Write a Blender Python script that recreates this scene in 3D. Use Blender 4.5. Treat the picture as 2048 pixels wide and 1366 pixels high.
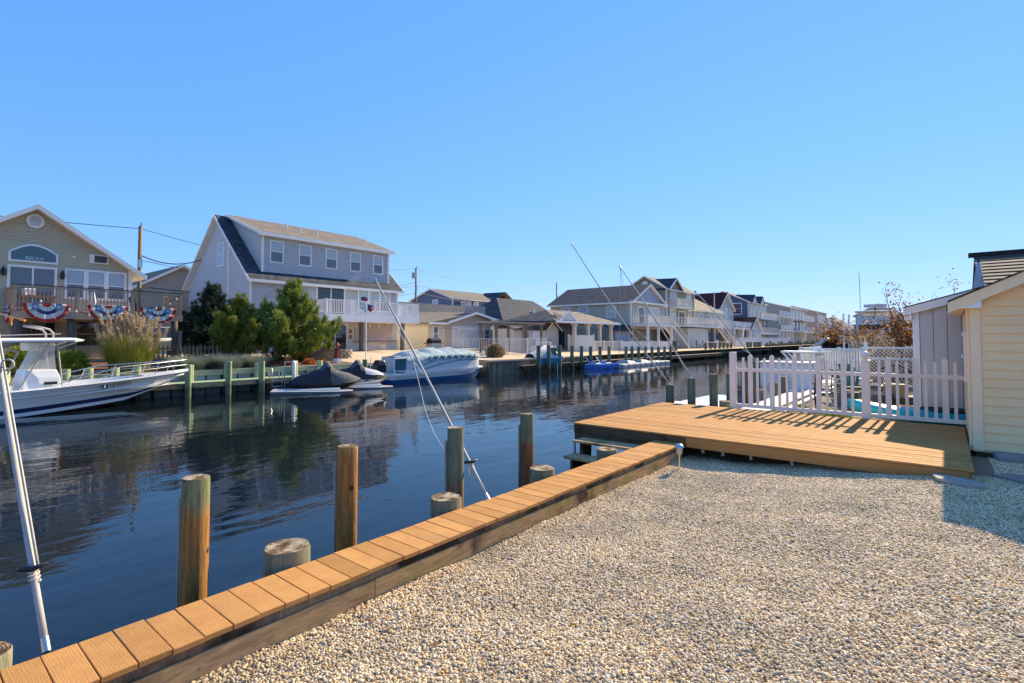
import bpy, bmesh, math, random
import numpy as np
from mathutils import Vector, Matrix, Euler
R = math.radians
random.seed(11); rng = np.random.default_rng(5)
scene = bpy.context.scene
for o in list(bpy.data.objects): bpy.data.objects.remove(o, do_unlink=True)
COL = scene.collection

# ------------------------------------------------------------------ camera
# world: X runs along the canal, Y across it (far bank = +Y), Z up; gravel yard is about z = 0..0.2
YAW = R(39.5); PITCH = R(2.0); FPX = 1050.0; PPX, PPY = 1024.0, 640.0
cam = bpy.data.cameras.new('camera'); camo = bpy.data.objects.new('camera', cam); COL.objects.link(camo)
cam.sensor_width = 36; cam.lens = 36*FPX/2048; cam.clip_start = .05; cam.clip_end = 5000
cam.shift_y = (PPY-683)/2048
CAM = Vector((0, 0, 1.73)); camo.location = CAM
camo.rotation_euler = Euler((R(90)+PITCH, 0, YAW-R(90)), 'XYZ')
scene.camera = camo
# ------------------------------------------------------------------ light
SUN_EL, SUN_AZ = R(31), R(-1.5)          # azimuth measured from +X towards +Y
world = bpy.data.worlds.new('World'); scene.world = world; world.use_nodes = True
wn = world.node_tree; bg = wn.nodes['Background']
sky = wn.nodes.new('ShaderNodeTexSky'); sky.sky_type = 'NISHITA'; sky.sun_disc = False
sky.sun_elevation = SUN_EL; sky.sun_rotation = R(90)-SUN_AZ
sky.air_density = 1.0; sky.dust_density = 0.0; sky.ozone_density = 6.0; sky.altitude = 0
# film-like response of the sky: compress each channel, same for every direction
sep = wn.nodes.new('ShaderNodeSeparateColor'); com = wn.nodes.new('ShaderNodeCombineColor'); wn.links.new(sky.outputs[0], sep.inputs[0])
for i, (g, k) in enumerate(((.68, .88), (.45, 1.70), (.25, 3.8))):
    p = wn.nodes.new('ShaderNodeMath'); p.operation = 'POWER'; p.inputs[1].default_value = g
    q = wn.nodes.new('ShaderNodeMath'); q.operation = 'MULTIPLY'; q.inputs[1].default_value = k
    wn.links.new(sep.outputs[i], p.inputs[0]); wn.links.new(p.outputs[0], q.inputs[0]); wn.links.new(q.outputs[0], com.inputs[i])
wn.links.new(com.outputs[0], bg.inputs[0]); bg.inputs[1].default_value = 0.102
sl = bpy.data.lights.new('sun', 'SUN'); sl.energy = 5.0; sl.angle = R(.53); sl.color = (1, .84, .58)
so = bpy.data.objects.new('sun', sl); COL.objects.link(so)
sd = Vector((math.cos(SUN_EL)*math.cos(SUN_AZ), math.cos(SUN_EL)*math.sin(SUN_AZ), math.sin(SUN_EL)))
so.rotation_euler = sd.to_track_quat('Z', 'Y').to_euler(); so.location = (0, 0, 30)
vs = scene.view_settings; vs.view_transform = 'Standard'; vs.look = 'None'; vs.exposure = 0.95; vs.gamma = 1; vs.use_curve_mapping = False
scene.render.engine = 'CYCLES'
cy = scene.cycles; cy.max_bounces = 8; cy.diffuse_bounces = 5; cy.glossy_bounces = 3; cy.transparent_max_bounces = 8

# ------------------------------------------------------------------ survey helpers (bearing from the camera to a known plane)
_fw = Vector((math.cos(YAW), math.sin(YAW), 0)); _rt = Vector((math.sin(YAW), -math.cos(YAW), 0)); _up = Vector((0, 0, 1))
_fp = _fw*math.cos(PITCH)+_up*math.sin(PITCH); _uq = _up*math.cos(PITCH)-_fw*math.sin(PITCH)
def ray(x, y): return _fp+_rt*((x-PPX)/FPX)+_uq*((PPY-y)/FPX)
def at_Y(x, y, Y): r = ray(x, y); return CAM+r*(Y/r.y)
def at_X(x, y, X): r = ray(x, y); return CAM+r*(X/r.x)
def at_z(x, y, z): r = ray(x, y); return CAM+r*((z-CAM.z)/r.z)
def at_d(x, y, d): return CAM+ray(x, y)*d

# ------------------------------------------------------------------ objects
def tag(o, label=None, cat=None, group=None, kind=None):
    if label: o['label'] = label
    if cat: o['category'] = cat
    if group: o['group'] = group
    if kind: o['kind'] = kind
    return o
def thing(name, label, cat, loc=(0, 0, 0), rz=0, group=None):
    o = bpy.data.objects.new(name, None); COL.objects.link(o); o.location = loc; o.rotation_euler = (0, 0, rz)
    o.empty_display_size = .2
    return tag(o, label, cat, group)
def link(name, me, m, parent=None, loc=None, rot=None):
    o = bpy.data.objects.new(name, me); COL.objects.link(o)
    if m is not None and len(me.materials) == 0: me.materials.append(m)
    if parent is not None: o.parent = parent
    if loc is not None: o.location = loc
    if rot is not None: o.rotation_euler = rot
    return o
def copy_tree(o, parent=None):
    c = o.copy(); COL.objects.link(c); c.parent = parent
    for ch in o.children: copy_tree(ch, c)
    return c
def frame(d):
    d = Vector(d).normalized(); a = Vector((0, 0, 1)) if abs(d.z) < .95 else Vector((1, 0, 0))
    u = d.cross(a).normalized(); return u, d.cross(u).normalized()
class MB:
    def __init__(s): s.v = []; s.f = []
    def box(s, x0, x1, y0, y1, z0, z1):
        n = len(s.v); s.v += [(x, y, z) for z in (z0, z1) for y in (y0, y1) for x in (x0, x1)]
        s.f += [tuple(n+i for i in q) for q in ((0, 2, 3, 1), (4, 5, 7, 6), (0, 1, 5, 4), (2, 6, 7, 3), (0, 4, 6, 2), (1, 3, 7, 5))]; return s
    def beam(s, p, q, w, h, up=(0, 0, 1)):
        p = Vector(p); q = Vector(q); d = (q-p).normalized(); u = d.cross(Vector(up))
        if u.length < 1e-4: u = d.cross(Vector((1, 0, 0)))
        u.normalize(); t = u.cross(d).normalized(); n = len(s.v)
        for e in (p, q):
            for a, b in ((-1, -1), (1, -1), (1, 1), (-1, 1)): s.v.append(tuple(e+u*(a*w/2)+t*(b*h/2)))
        s.f += [(n, n+1, n+2, n+3), (n+7, n+6, n+5, n+4)]+[(n+i, n+4+i, n+4+(i+1) % 4, n+(i+1) % 4) for i in range(4)]; return s
    def quad(s, *p):
        n = len(s.v); s.v += [tuple(q) for q in p]; s.f.append(tuple(range(n, n+len(p)))); return s
    def tube(s, pts, r, n=8, cap=True):
        pts = [Vector(p) for p in pts]; k = len(pts); rs = r if isinstance(r, (list, tuple)) else [r]*k; b = len(s.v)
        pu = None
        for i, p in enumerate(pts):
            d = (pts[min(i+1, k-1)]-pts[max(i-1, 0)])
            if d.length < 1e-7: d = Vector((0, 0, 1))
            d.normalize()
            if pu is None: u, w = frame(d)
            else:
                u = (pu-d*pu.dot(d))
                u = u.normalized() if u.length > 1e-5 else frame(d)[0]
                w = d.cross(u)
            pu = u
            for j in range(n):
                a = 2*math.pi*j/n; s.v.append(tuple(p+(u*math.cos(a)+w*math.sin(a))*rs[i]))
        for i in range(k-1):
            for j in range(n): s.f.append((b+i*n+j, b+i*n+(j+1) % n, b+(i+1)*n+(j+1) % n, b+(i+1)*n+j))
        if cap: s.f.append(tuple(b+j for j in reversed(range(n)))); s.f.append(tuple(b+(k-1)*n+j for j in range(n)))
        return s
    def lathe(s, prof, c=(0, 0, 0), n=16, sx=1, sy=1):
        b = len(s.v); k = len(prof)
        for r, z in prof:
            for j in range(n):
                a = 2*math.pi*j/n; s.v.append((c[0]+r*sx*math.cos(a), c[1]+r*sy*math.sin(a), c[2]+z))
        for i in range(k-1):
            for j in range(n): s.f.append((b+i*n+j, b+i*n+(j+1) % n, b+(i+1)*n+(j+1) % n, b+(i+1)*n+j))
        s.f.append(tuple(b+j for j in reversed(range(n)))); s.f.append(tuple(b+(k-1)*n+j for j in range(n))); return s
    def prism(s, poly, d):
        """extrude a 3D polygon by vector d"""
        n = len(s.v); k = len(poly); d = Vector(d)
        s.v += [tuple(Vector(p)) for p in poly]+[tuple(Vector(p)+d) for p in poly]
        s.f += [tuple(range(n+k-1, n-1, -1)), tuple(range(n+k, n+2*k))]+[(n+i, n+(i+1) % k, n+k+(i+1) % k, n+k+i) for i in range(k)]; return s
    def loft(s, secs, closed=False, cap=True):
        b = len(s.v); n = len(secs[0]); k = len(secs)
        for q in secs: s.v += [tuple(p) for p in q]
        m = n if closed else n-1
        for i in range(k-1):
            for j in range(m): s.f.append((b+i*n+j, b+i*n+(j+1) % n, b+(i+1)*n+(j+1) % n, b+(i+1)*n+j))
        if closed and cap: s.f.append(tuple(b+j for j in reversed(range(n)))); s.f.append(tuple(b+(k-1)*n+j for j in range(n)))
        return s
    def mesh(s, name, smooth=False, fix=True):
        me = bpy.data.meshes.new(name); me.from_pydata(s.v, [], s.f); me.update()
        if fix:
            bm = bmesh.new(); bm.from_mesh(me); bmesh.ops.recalc_face_normals(bm, faces=bm.faces); bm.to_mesh(me); bm.free()
        if smooth:
            for p in me.polygons: p.use_smooth = True
        return me
    def build(s, name, m, parent=None, smooth=False, bevel=0, loc=None, rot=None, auto=None, fix=True):
        o = link(name, s.mesh(name, smooth, fix), m, parent, loc, rot)
        if bevel:
            b = o.modifiers.new('b', 'BEVEL'); b.width = bevel; b.segments = 2; b.limit_method = 'ANGLE'
        if auto:
            for p in o.data.polygons: p.use_smooth = True
            o.data.set_sharp_from_angle(angle=R(auto))
        return o
def npmesh(name, v, f):
    """v (N,3), f (M,k) numpy"""
    me = bpy.data.meshes.new(name); k = f.shape[1]
    me.vertices.add(len(v)); me.vertices.foreach_set('co', np.asarray(v, np.float32).ravel())
    me.loops.add(f.size); me.loops.foreach_set('vertex_index', f.astype(np.int32).ravel())
    me.polygons.add(len(f)); me.polygons.foreach_set('loop_start', np.arange(0, f.size, k, dtype=np.int32))
    me.update(calc_edges=True); return me

# ------------------------------------------------------------------ materials
def srgb(h):
    c = [int(h[i:i+2], 16)/255 for i in (0, 2, 4)]
    return tuple(((x+.055)/1.055)**2.4 if x > .04045 else x/12.92 for x in c)
class NT:
    def __init__(s, name):
        s.m = bpy.data.materials.new(name); s.m.use_nodes = True; s.t = s.m.node_tree; s.p = s.t.nodes['Principled BSDF']
    def n(s, ty, **k):
        o = s.t.nodes.new('ShaderNode'+ty)
        for a, b in k.items(): setattr(o, a, b)
        return o
    def l(s, a, b): s.t.links.new(a, b)
    def coord(s, kind='Object', scale=(1, 1, 1), rot=(0, 0, 0), rnd=False):
        tc = s.n('TexCoord'); mp = s.n('Mapping'); mp.inputs['Scale'].default_value = scale; mp.inputs['Rotation'].default_value = rot
        s.l(tc.outputs[kind], mp.inputs[0])
        if rnd:
            oi = s.n('ObjectInfo'); ml = s.n('Math', operation='MULTIPLY'); ml.inputs[1].default_value = 37.0
            s.l(oi.outputs['Random'], ml.inputs[0]); s.l(ml.outputs[0], mp.inputs['Location'])
        return mp.outputs[0]
    def noise(s, vec, scale, detail=4, rough=.55, dist=0):
        o = s.n('TexNoise'); o.inputs['Scale'].default_value = scale; o.inputs['Detail'].default_value = detail
        o.inputs['Roughness'].default_value = rough; o.inputs['Distortion'].default_value = dist; s.l(vec, o.inputs['Vector']); return o.outputs['Fac']
    def ramp(s, fac, stops, interp='LINEAR'):
        o = s.n('ValToRGB'); e = o.color_ramp; e.interpolation = interp
        while len(e.elements) > 1: e.elements.remove(e.elements[-1])
        for i, (p, c) in enumerate(stops):
            c = c if not isinstance(c, (int, float)) else (c, c, c)
            el = e.elements[0] if i == 0 else e.elements.new(p)
            el.position = p; el.color = (*c[:3], 1)
        s.l(fac, o.inputs[0]); return o.outputs[0]
    def mix(s, fac, a, b, blend='MIX'):
        o = s.n('MixRGB', blend_type=blend)
        for i, v in enumerate((fac, a, b)):
            if isinstance(v, (int, float)): o.inputs[i].default_value = v if i == 0 else (v, v, v, 1)
            elif isinstance(v, tuple): o.inputs[i].default_value = (*v[:3], 1)
            else: s.l(v, o.inputs[i])
        return o.outputs[0]
    def math(s, op, a, b=0.0):
        o = s.n('Math', operation=op)
        for i, v in enumerate((a, b)):
            if isinstance(v, (int, float)): o.inputs[i].default_value = v
            else: s.l(v, o.inputs[i])
        return o.outputs[0]
    def bump(s, h, dist=.01, strength=1.0):
        o = s.n('Bump'); o.inputs['Distance'].default_value = dist; o.inputs['Strength'].default_value = strength
        s.l(h, o.inputs['Height']); s.l(o.outputs[0], s.p.inputs['Normal']); return o
    def objrand(s, col, amt):
        oi = s.n('ObjectInfo'); mr = s.n('MapRange'); mr.inputs['To Min'].default_value = 1-amt; mr.inputs['To Max'].default_value = 1+amt
        s.l(oi.outputs['Random'], mr.inputs[0]); hs = s.n('HueSaturation'); s.l(mr.outputs[0], hs.inputs['Value'])
        if isinstance(col, tuple): hs.inputs['Color'].default_value = (*col[:3], 1)
        else: s.l(col, hs.inputs['Color'])
        return hs.outputs[0]
    def done(s, col, rough=.6, metal=0, spec=.4):
        p = s.p
        if isinstance(col, tuple): p.inputs['Base Color'].default_value = (*col[:3], 1)
        else: s.l(col, p.inputs['Base Color'])
        if isinstance(rough, (int, float)): p.inputs['Roughness'].default_value = rough
        else: s.l(rough, p.inputs['Roughness'])
        p.inputs['Metallic'].default_value = metal; p.inputs['Specular IOR Level'].default_value = spec
        return s.m
def dk(c, k): return tuple(min(1, x*k) for x in c)
_mc = {}
def M(name, col, rough=.6, metal=0, var=.14, vs=2.5, bump=0, bs=30, spec=.35, rnd=0, st=(1, 1, 1), col2=None, t=None):
    """painted/plain surface with weathering noise"""
    if name in _mc: return _mc[name]
    if isinstance(col, str): col = srgb(col)
    if isinstance(col2, str): col2 = srgb(col2)
    s = NT(name); v = s.coord(scale=st); f = s.noise(v, vs, 5, .6)
    c = s.ramp(f, [(.3, dk(col, 1-var)), (.5, col), (.72, col2 or dk(col, 1+var*.6))])
    g = s.noise(v, vs*14, 2); c = s.mix(.10, c, g, 'OVERLAY')
    if rnd: c = s.objrand(c, rnd)
    if bump: s.bump(s.noise(v, bs, 4), bump)
    _mc[name] = s.done(c, rough, metal, spec); return _mc[name]
def shingle_mat(name, c1, c2, c3, row=.14):
    s = NT(name); tc = s.n('TexCoord'); sp = s.n('SeparateXYZ'); s.l(tc.outputs['Object'], sp.inputs[0])
    u = s.math('ADD', sp.outputs[0], sp.outputs[1]); cb = s.n('CombineXYZ'); s.l(u, cb.inputs[0]); s.l(s.math('MULTIPLY', sp.outputs[2], 1.5), cb.inputs[1])
    b = s.n('TexBrick'); s.l(cb.outputs[0], b.inputs['Vector']); b.inputs['Scale'].default_value = 1; b.inputs['Brick Width'].default_value = .3
    b.inputs['Row Height'].default_value = row; b.inputs['Mortar Size'].default_value = .008; b.inputs['Bias'].default_value = 0
    b.inputs['Color1'].default_value = (0, 0, 0, 1); b.inputs['Color2'].default_value = (1, 1, 1, 1); b.inputs['Mortar'].default_value = (.2, .2, .2, 1)
    f = s.mix(.35, b.outputs['Color'], s.noise(tc.outputs['Object'], 4, 5))
    c = s.ramp(f, [(.1, c1), (.45, c2), (.9, c3)])
    c = s.mix(.35, c, s.noise(tc.outputs['Object'], 90, 2), 'OVERLAY')
    s.bump(b.outputs['Fac'], -.01); return s.done(c, .9, 0, .2)
def shake_mat(name, col, w=.16, h=.17):
    s = NT(name); tc = s.n('TexCoord'); sp = s.n('SeparateXYZ'); s.l(tc.outputs['Object'], sp.inputs[0])
    cb = s.n('CombineXYZ'); s.l(s.math('ADD', sp.outputs[0], sp.outputs[1]), cb.inputs[0]); s.l(sp.outputs[2], cb.inputs[1])
    b = s.n('TexBrick'); s.l(cb.outputs[0], b.inputs['Vector']); b.inputs['Scale'].default_value = 1; b.inputs['Brick Width'].default_value = w
    b.inputs['Row Height'].default_value = h; b.inputs['Mortar Size'].default_value = .007
    b.inputs['Color1'].default_value = (*dk(col, .93), 1); b.inputs['Color2'].default_value = (*dk(col, 1.06), 1); b.inputs['Mortar'].default_value = (*dk(col, .75), 1)
    s.bump(b.outputs['Fac'], -.012); return s.done(b.outputs['Color'], .6, 0, .3)

def composite_mat():
    s = NT('composite_decking'); v = s.coord(scale=(1, 1, 1), rnd=True)
    # growth-ring embossing, elongated along the board (local y)
    mp = s.n('Mapping'); mp.inputs['Scale'].default_value = (22, 1.8, 22); s.l(v, mp.inputs[0])
    w = s.n('TexWave', wave_type='RINGS', rings_direction='Z'); w.inputs['Scale'].default_value = 1.1; w.inputs['Distortion'].default_value = 7; w.inputs['Detail'].default_value = 3
    w.inputs['Detail Scale'].default_value = 1.3; s.l(mp.outputs[0], w.inputs['Vector'])
    n = s.noise(v, 5, 5); fine = s.noise(mp.outputs[0], 9, 3)
    c = s.ramp(n, [(.3, (.42, .200, .064)), (.55, (.48, .238, .078)), (.75, (.53, .275, .096))])
    c = s.mix(s.math('MULTIPLY', w.outputs['Fac'], .10), c, (.36, .17, .055)); c = s.mix(.2, c, fine, 'OVERLAY')
    c = s.objrand(c, .14); st_ = s.noise(v, 2.2, 4); c = s.mix(s.ramp(st_, [(.55, 0.), (.75, .30)]), c, (.30, .19, .10)); h = s.mix(.75, w.outputs['Fac'], fine); s.bump(h, -.0012); return s.done(c, .8, 0, .12)
def timber_mat(name, base, dark, green, gfac=.55, dfac=.5, axis=(1, 8, 8)):
    s = NT(name); v = s.coord(rnd=True); mp = s.n('Mapping'); mp.inputs['Scale'].default_value = axis; s.l(v, mp.inputs[0])
    g = s.noise(mp.outputs[0], 5, 6, .65, .6); blot = s.noise(v, 1.6, 5, .6); moss = s.noise(v, 2.3, 5, .62)
    c = s.ramp(g, [(.25, dk(base, .45)), (.5, base), (.75, dk(base, 1.45))])
    c = s.mix(s.ramp(moss, [(gfac-.04, 0.), (gfac+.12, .85)]), c, green)
    c = s.mix(s.ramp(blot, [(dfac-.03, 0.), (dfac+.10, .9)]), c, dark)
    k = s.n('TexVoronoi'); k.inputs['Scale'].default_value = 2.6; s.l(v, k.inputs['Vector'])
    c = s.mix(s.ramp(k.outputs['Distance'], [(.03, 1.), (.075, 0.)]), c, (.03, .018, .01))
    s.bump(s.mix(.3, g, blot), .006); return s.done(c, .85, 0, .2)
def pile_mat(name, top, low, z0, z1, streak=.5, green=None):
    """round treated pile: silvered/green head, tannin-brown body"""
    s = NT(name); v = s.coord(rnd=True); mp = s.n('Mapping'); mp.inputs['Scale'].default_value = (12, 12, 1.0); s.l(v, mp.inputs[0])
    g = s.noise(mp.outputs[0], 3.2, 6, .65, .4); tc = s.n('TexCoord'); sp = s.n('SeparateXYZ'); s.l(tc.outputs['Object'], sp.inputs[0])
    mr = s.n('MapRange'); mr.inputs['From Min'].default_value = z0; mr.inputs['From Max'].default_value = z1; s.l(sp.outputs[2], mr.inputs[0])
    f = s.math('ADD', mr.outputs[0], s.math('MULTIPLY', s.math('SUBTRACT', g, .5), 1.6))
    b = s.noise(v, 3, 4)
    ct = s.ramp(g, [(.3, dk(top, .5)), (.5, top), (.72, dk(top, 1.5))]); cl = s.ramp(g, [(.3, dk(low, .45)), (.5, low), (.75, dk(low, 1.5))])
    c = s.mix(s.ramp(f, [(.35, 0.), (.65, 1.)]), cl, ct)
    if green: c = s.mix(s.ramp(b, [(.5, 0.), (.65, .8)]), c, green)
    k = s.n('TexVoronoi'); k.inputs['Scale'].default_value = 4.2; s.l(v, k.inputs['Vector'])
    c = s.mix(s.ramp(k.outputs['Distance'], [(.05, 1.), (.12, 0.)]), c, (.03, .017, .01))
    c = s.objrand(c, .16); s.bump(g, .008); return s.done(c, .8, 0, .25)
def endgrain_mat():
    s = NT('pile_end_grain'); v = s.coord(rnd=True); tc = s.n('TexCoord')
    w = s.n('TexWave', wave_type='RINGS', rings_direction='Z'); w.inputs['Scale'].default_value = 22; w.inputs['Distortion'].default_value = 3; s.l(tc.outputs['Object'], w.inputs['Vector'])
    n = s.noise(v, 9, 5, .6); c = s.ramp(n, [(.3, (.035, .022, .015)), (.46, (.16, .10, .05)), (.62, (.42, .36, .27)), (.8, (.5, .30, .12))])
    c = s.mix(.10, c, w.outputs['Color'], 'OVERLAY'); s.bump(s.mix(.15, n, w.outputs['Fac']), .014); return s.done(c, .9, 0, .15)
def water_mat():
    s = NT('canal_water'); tc = s.n('TexCoord')
    def lay(scale, rot, sc, det, dist=0):
        mp = s.n('Mapping'); mp.inputs['Scale'].default_value = scale; mp.inputs['Rotation'].default_value = (0, 0, R(rot)); s.l(tc.outputs['Object'], mp.inputs[0])
        return s.noise(mp.outputs[0], sc, det, .5, dist)
    a = lay((1, 2.4, 1), -50, .55, 2); b = lay((1, 2.0, 1), -35, 1.9, 3, .4); c = lay((1, 1.6, 1), -60, 5.5, 2)
    big = lay((1, 1, 1), 0, .09, 2)
    amp = s.ramp(big, [(.35, .45), (.65, 1.0)])
    h = s.math('ADD', s.math('MULTIPLY', a, 1.0), s.math('ADD', s.math('MULTIPLY', b, .30), s.math('MULTIPLY', c, .045)))
    bm_ = s.bump(s.math('MULTIPLY', h, amp), .019); s.p.inputs['IOR'].default_value = 1.33
    return s.done((.006, .011, .017), .015, 0, .5)
def glass(name, col, rough=.04, spec=.8):
    s = NT(name); return s.done(col, rough, 0, spec)
def leafy(name, c1, c2, c3, vs=2.0, trans=.25):
    s = NT(name); g = s.n('NewGeometry'); v = s.coord(); n = s.noise(v, vs, 3)
    f = s.math('ADD', s.math('MULTIPLY', n, .6), s.math('MULTIPLY', g.outputs['Random Per Island'], .4))
    c = s.ramp(f, [(.25, c1), (.5, c2), (.75, c3)])
    out = s.t.nodes['Material Output']; tr = s.n('BsdfTranslucent'); s.l(c, tr.inputs[0]); mx = s.n('MixShader'); mx.inputs[0].default_value = trans
    m = s.done(c, .6, 0, .25); s.l(s.p.outputs[0], mx.inputs[1]); s.l(tr.outputs[0], mx.inputs[2]); s.l(mx.outputs[0], out.inputs[0]); return m

COMP = composite_mat()
TIMB = timber_mat('weathered_timber', (.50, .32, .155), (.055, .038, .026), (.36, .31, .07), .55, .55)
TIMBD = timber_mat('dark_timber', (.085, .055, .034), (.02, .014, .01), (.06, .06, .03), .68, .55)
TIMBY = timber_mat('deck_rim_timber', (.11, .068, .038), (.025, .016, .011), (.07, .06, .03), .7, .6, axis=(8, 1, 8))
ENDG = endgrain_mat()
VINYL = M('fence_vinyl', (.93, .80, .67), .45, var=.05)
WHITE = M('white_paint', (.82, .80, .77), .45, var=.07)
METAL = M('brushed_metal', (.55, .54, .52), .3, 1, var=.1)
BLACK = M('black_plastic', (.02, .02, .022), .45, var=.2)
ROPE = M('rope', (.55, .50, .42), .9, var=.2, vs=20)
POLEW = M('whip_fibreglass', (.42, .38, .34), .65, var=.12, vs=4)
GLASSD = glass('window_glass_dark', (.02, .025, .03))
GLASSB = glass('window_glass_blinds', (.22, .25, .28), .12)
# ================================================================== SETTING: ground, water, far land
def ss(a, b, x): t = min(1, max(0, (x-a)/(b-a))); return t*t*(3-2*t)
def gz(x, y):
    z = .20-.22*ss(-.4, 2.7, y)
    if x > 8: z = z+(.02-z)*ss(8, 12, x)*.7
    return z+.012*math.sin(x*3.1+y*1.3)*math.sin(y*2.7-x)+.010*math.sin(x*7.3-y*4.1+1)*math.sin(y*6.7+x*2.2)
def far_z(y): return .25+.5*ss(26, 35, y)
def grid(name, xs, ys, zf, m, kind='structure', keep=None):
    v = []; f = []; nx = len(xs)
    for y in ys:
        for x in xs: v.append((x, y, zf(x, y)))
    for j in range(len(ys)-1):
        for i in range(nx-1):
            if keep is None or keep((xs[i]+xs[i+1])/2, (ys[j]+ys[j+1])/2): f.append((j*nx+i, j*nx+i+1, (j+1)*nx+i+1, (j+1)*nx+i))
    me = bpy.data.meshes.new(name); me.from_pydata(v, [], f); me.update()
    o = link(name, me, m)
    if kind: o['kind'] = kind
    return o
def gravel_base():
    s = NT('gravel_bed'); v = s.coord(); n = s.noise(v, 1.2, 4); k = s.n('TexVoronoi'); k.inputs['Scale'].default_value = 55; s.l(v, k.inputs['Vector'])
    c = s.mix(s.ramp(n, [(.35, 0.), (.65, 1.)]), (.34, .26, .16), (.46, .37, .25)); c = s.mix(s.ramp(k.outputs['Distance'], [(.1, 0.), (.6, .6)]), c, (.20, .15, .09))
    s.bump(k.outputs['Distance'], .02); return s.done(c, .95, 0, .1)
GRAVB = gravel_base()
ar = lambda a, b, st: list(np.arange(a, b+1e-6, st))
grid('gravel_yard', [-40, -10]+ar(-2, 14, .4)+[20, 40, 80, 160, 420], [-160, -60, -20, -8]+ar(-4, 3.2, .3), gz, GRAVB)
SANDY = M('sandy_lot_ground', (.56, .42, .27), .95, var=.3, vs=.7, bump=.02, bs=25)
grid('far_bank_ground', [-120, -40]+ar(-10, 25, 5)+[26.4]+ar(30, 60, 5)+[80, 120, 160, 240, 420], [23.75, 26.42, 28, 30, 33, 36, 60, 120, 400], lambda x, y: far_z(y), SANDY, keep=lambda x, y: y > 26.4 or x > 26.4)
wm = MB().quad((-900, -900, -.8), (1600, -900, -.8), (1600, 1200, -.8), (-900, 1200, -.8)); wo = wm.build('canal_water', water_mat(), fix=False); wo['kind'] = 'structure'
# loose pebbles covering the yard
def pebble_mat():
    s = NT('pebble'); oi = s.n('ObjectInfo'); g = s.n('NewGeometry'); n = s.noise(g.outputs['Position'], 1.1, 5, .65); fn = s.noise(g.outputs['Position'], 160, 3)
    c = s.ramp(oi.outputs['Random'], [(0, (.76, .55, .30)), (.17, (.86, .69, .44)), (.31, (.60, .41, .20)), (.42, (.78, .61, .37)), (.53, (.50, .40, .29)), (.61, (.66, .44, .19)), (.70, (.64, .52, .38)), (.79, (.90, .76, .53)), (.86, (.44, .28, .12)), (.915, (.37, .31, .24)), (.955, (.60, .34, .12)), (.98, (.24, .18, .12))], 'CONSTANT')
    c = s.mix(s.ramp(n, [(.45, .0), (.68, .6)]), c, (.33, .25, .15)); c = s.mix(.25, c, fn, 'OVERLAY')
    return s.done(c, .65, 0, .3)
def pebbles():
    def keep(x, y):
        if x > 7.85 and y > -.32: return False
        if x > 9.5: return False
        p = Vector((x, y, .1))-CAM; w = p.dot(_fp)
        if w < 1.0: return False
        u = p.dot(_rt)/w; d = -p.dot(_uq)/w
        return -1.3 < u < 2.1 and d < 1.15
    o = grid('gravel_pebbles', ar(0, 9.6, .2), ar(-4.0, 2.9, .2)+[2.985], lambda x, y: gz(x, y)+.002, GRAVB, 'stuff', keep)
    o['label'] = 'rounded tan and white pebbles spread over the yard'
    PM = pebble_mat()
    t = bpy.data.node_groups.new('pebble_scatter', 'GeometryNodeTree')
    t.interface.new_socket('Geometry', in_out='INPUT', socket_type='NodeSocketGeometry'); t.interface.new_socket('Geometry', in_out='OUTPUT', socket_type='NodeSocketGeometry')
    N = t.nodes.new; L = t.links.new
    gi = N('NodeGroupInput'); go = N('NodeGroupOutput'); dp = N('GeometryNodeDistributePointsOnFaces'); dp.inputs['Density'].default_value = 8200
    ico = N('GeometryNodeMeshIcoSphere'); ico.inputs['Radius'].default_value = .0078; ico.inputs['Subdivisions'].default_value = 2
    sm = N('GeometryNodeSetShadeSmooth'); L(ico.outputs[0], sm.inputs[0]); st = N('GeometryNodeSetMaterial'); st.inputs['Material'].default_value = PM; L(sm.outputs[0], st.inputs[0])
    ip = N('GeometryNodeInstanceOnPoints'); L(gi.outputs[0], dp.inputs[0]); L(dp.outputs[0], ip.inputs['Points']); L(st.outputs[0], ip.inputs['Instance'])
    rr = N('FunctionNodeRandomValue'); rr.data_type = 'FLOAT_VECTOR'; rr.inputs[0].default_value = (-.5, -.5, 0); rr.inputs[1].default_value = (.5, .5, 6.28); L(rr.outputs[0], ip.inputs['Rotation'])
    rs = N('FunctionNodeRandomValue'); rs.data_type = 'FLOAT_VECTOR'; rs.inputs[0].default_value = (.5, .45, .4); rs.inputs[1].default_value = (1.65, 1.25, 1.0); L(rs.outputs[0], ip.inputs['Scale'])
    rz = N('FunctionNodeRandomValue'); rz.data_type = 'FLOAT_VECTOR'; rz.inputs[0].default_value = (0, 0, -.004); rz.inputs[1].default_value = (0, 0, .006)
    sp = N('GeometryNodeSetPosition'); L(ip.outputs[0], sp.inputs[0]); L(rz.outputs[0], sp.inputs['Offset'])
    jg = N('GeometryNodeJoinGeometry'); L(gi.outputs[0], jg.inputs[0]); L(sp.outputs[0], jg.inputs[0]); L(jg.outputs[0], go.inputs[0])
    md = o.modifiers.new('scatter', 'NODES'); md.node_group = t
pebbles()
# dead leaves on the gravel
LEAFB = M('fallen_leaf', (.22, .10, .035), .8, var=.4, rnd=.4)
lf = MB().quad((-.022, 0, 0), (-.006, -.013, .006), (.022, -.004, .003), (.02, .008, .008), (-.004, .014, .004)).mesh('fallen_leaf')
for i in range(46):
    x = random.uniform(1.5, 7); y = random.uniform(-.1, 2.85) if random.random() < .5 else random.uniform(2.5, 2.92)
    tag(link('fallen_leaf', lf, LEAFB, loc=(x, y, gz(x, y)+.016), rot=(random.uniform(-.4, .4), random.uniform(-.4, .4), random.uniform(0, 6.3))), 'small dry brown leaf lying on the pebbles', 'leaf', 'dry leaves on the pebbles')

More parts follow.
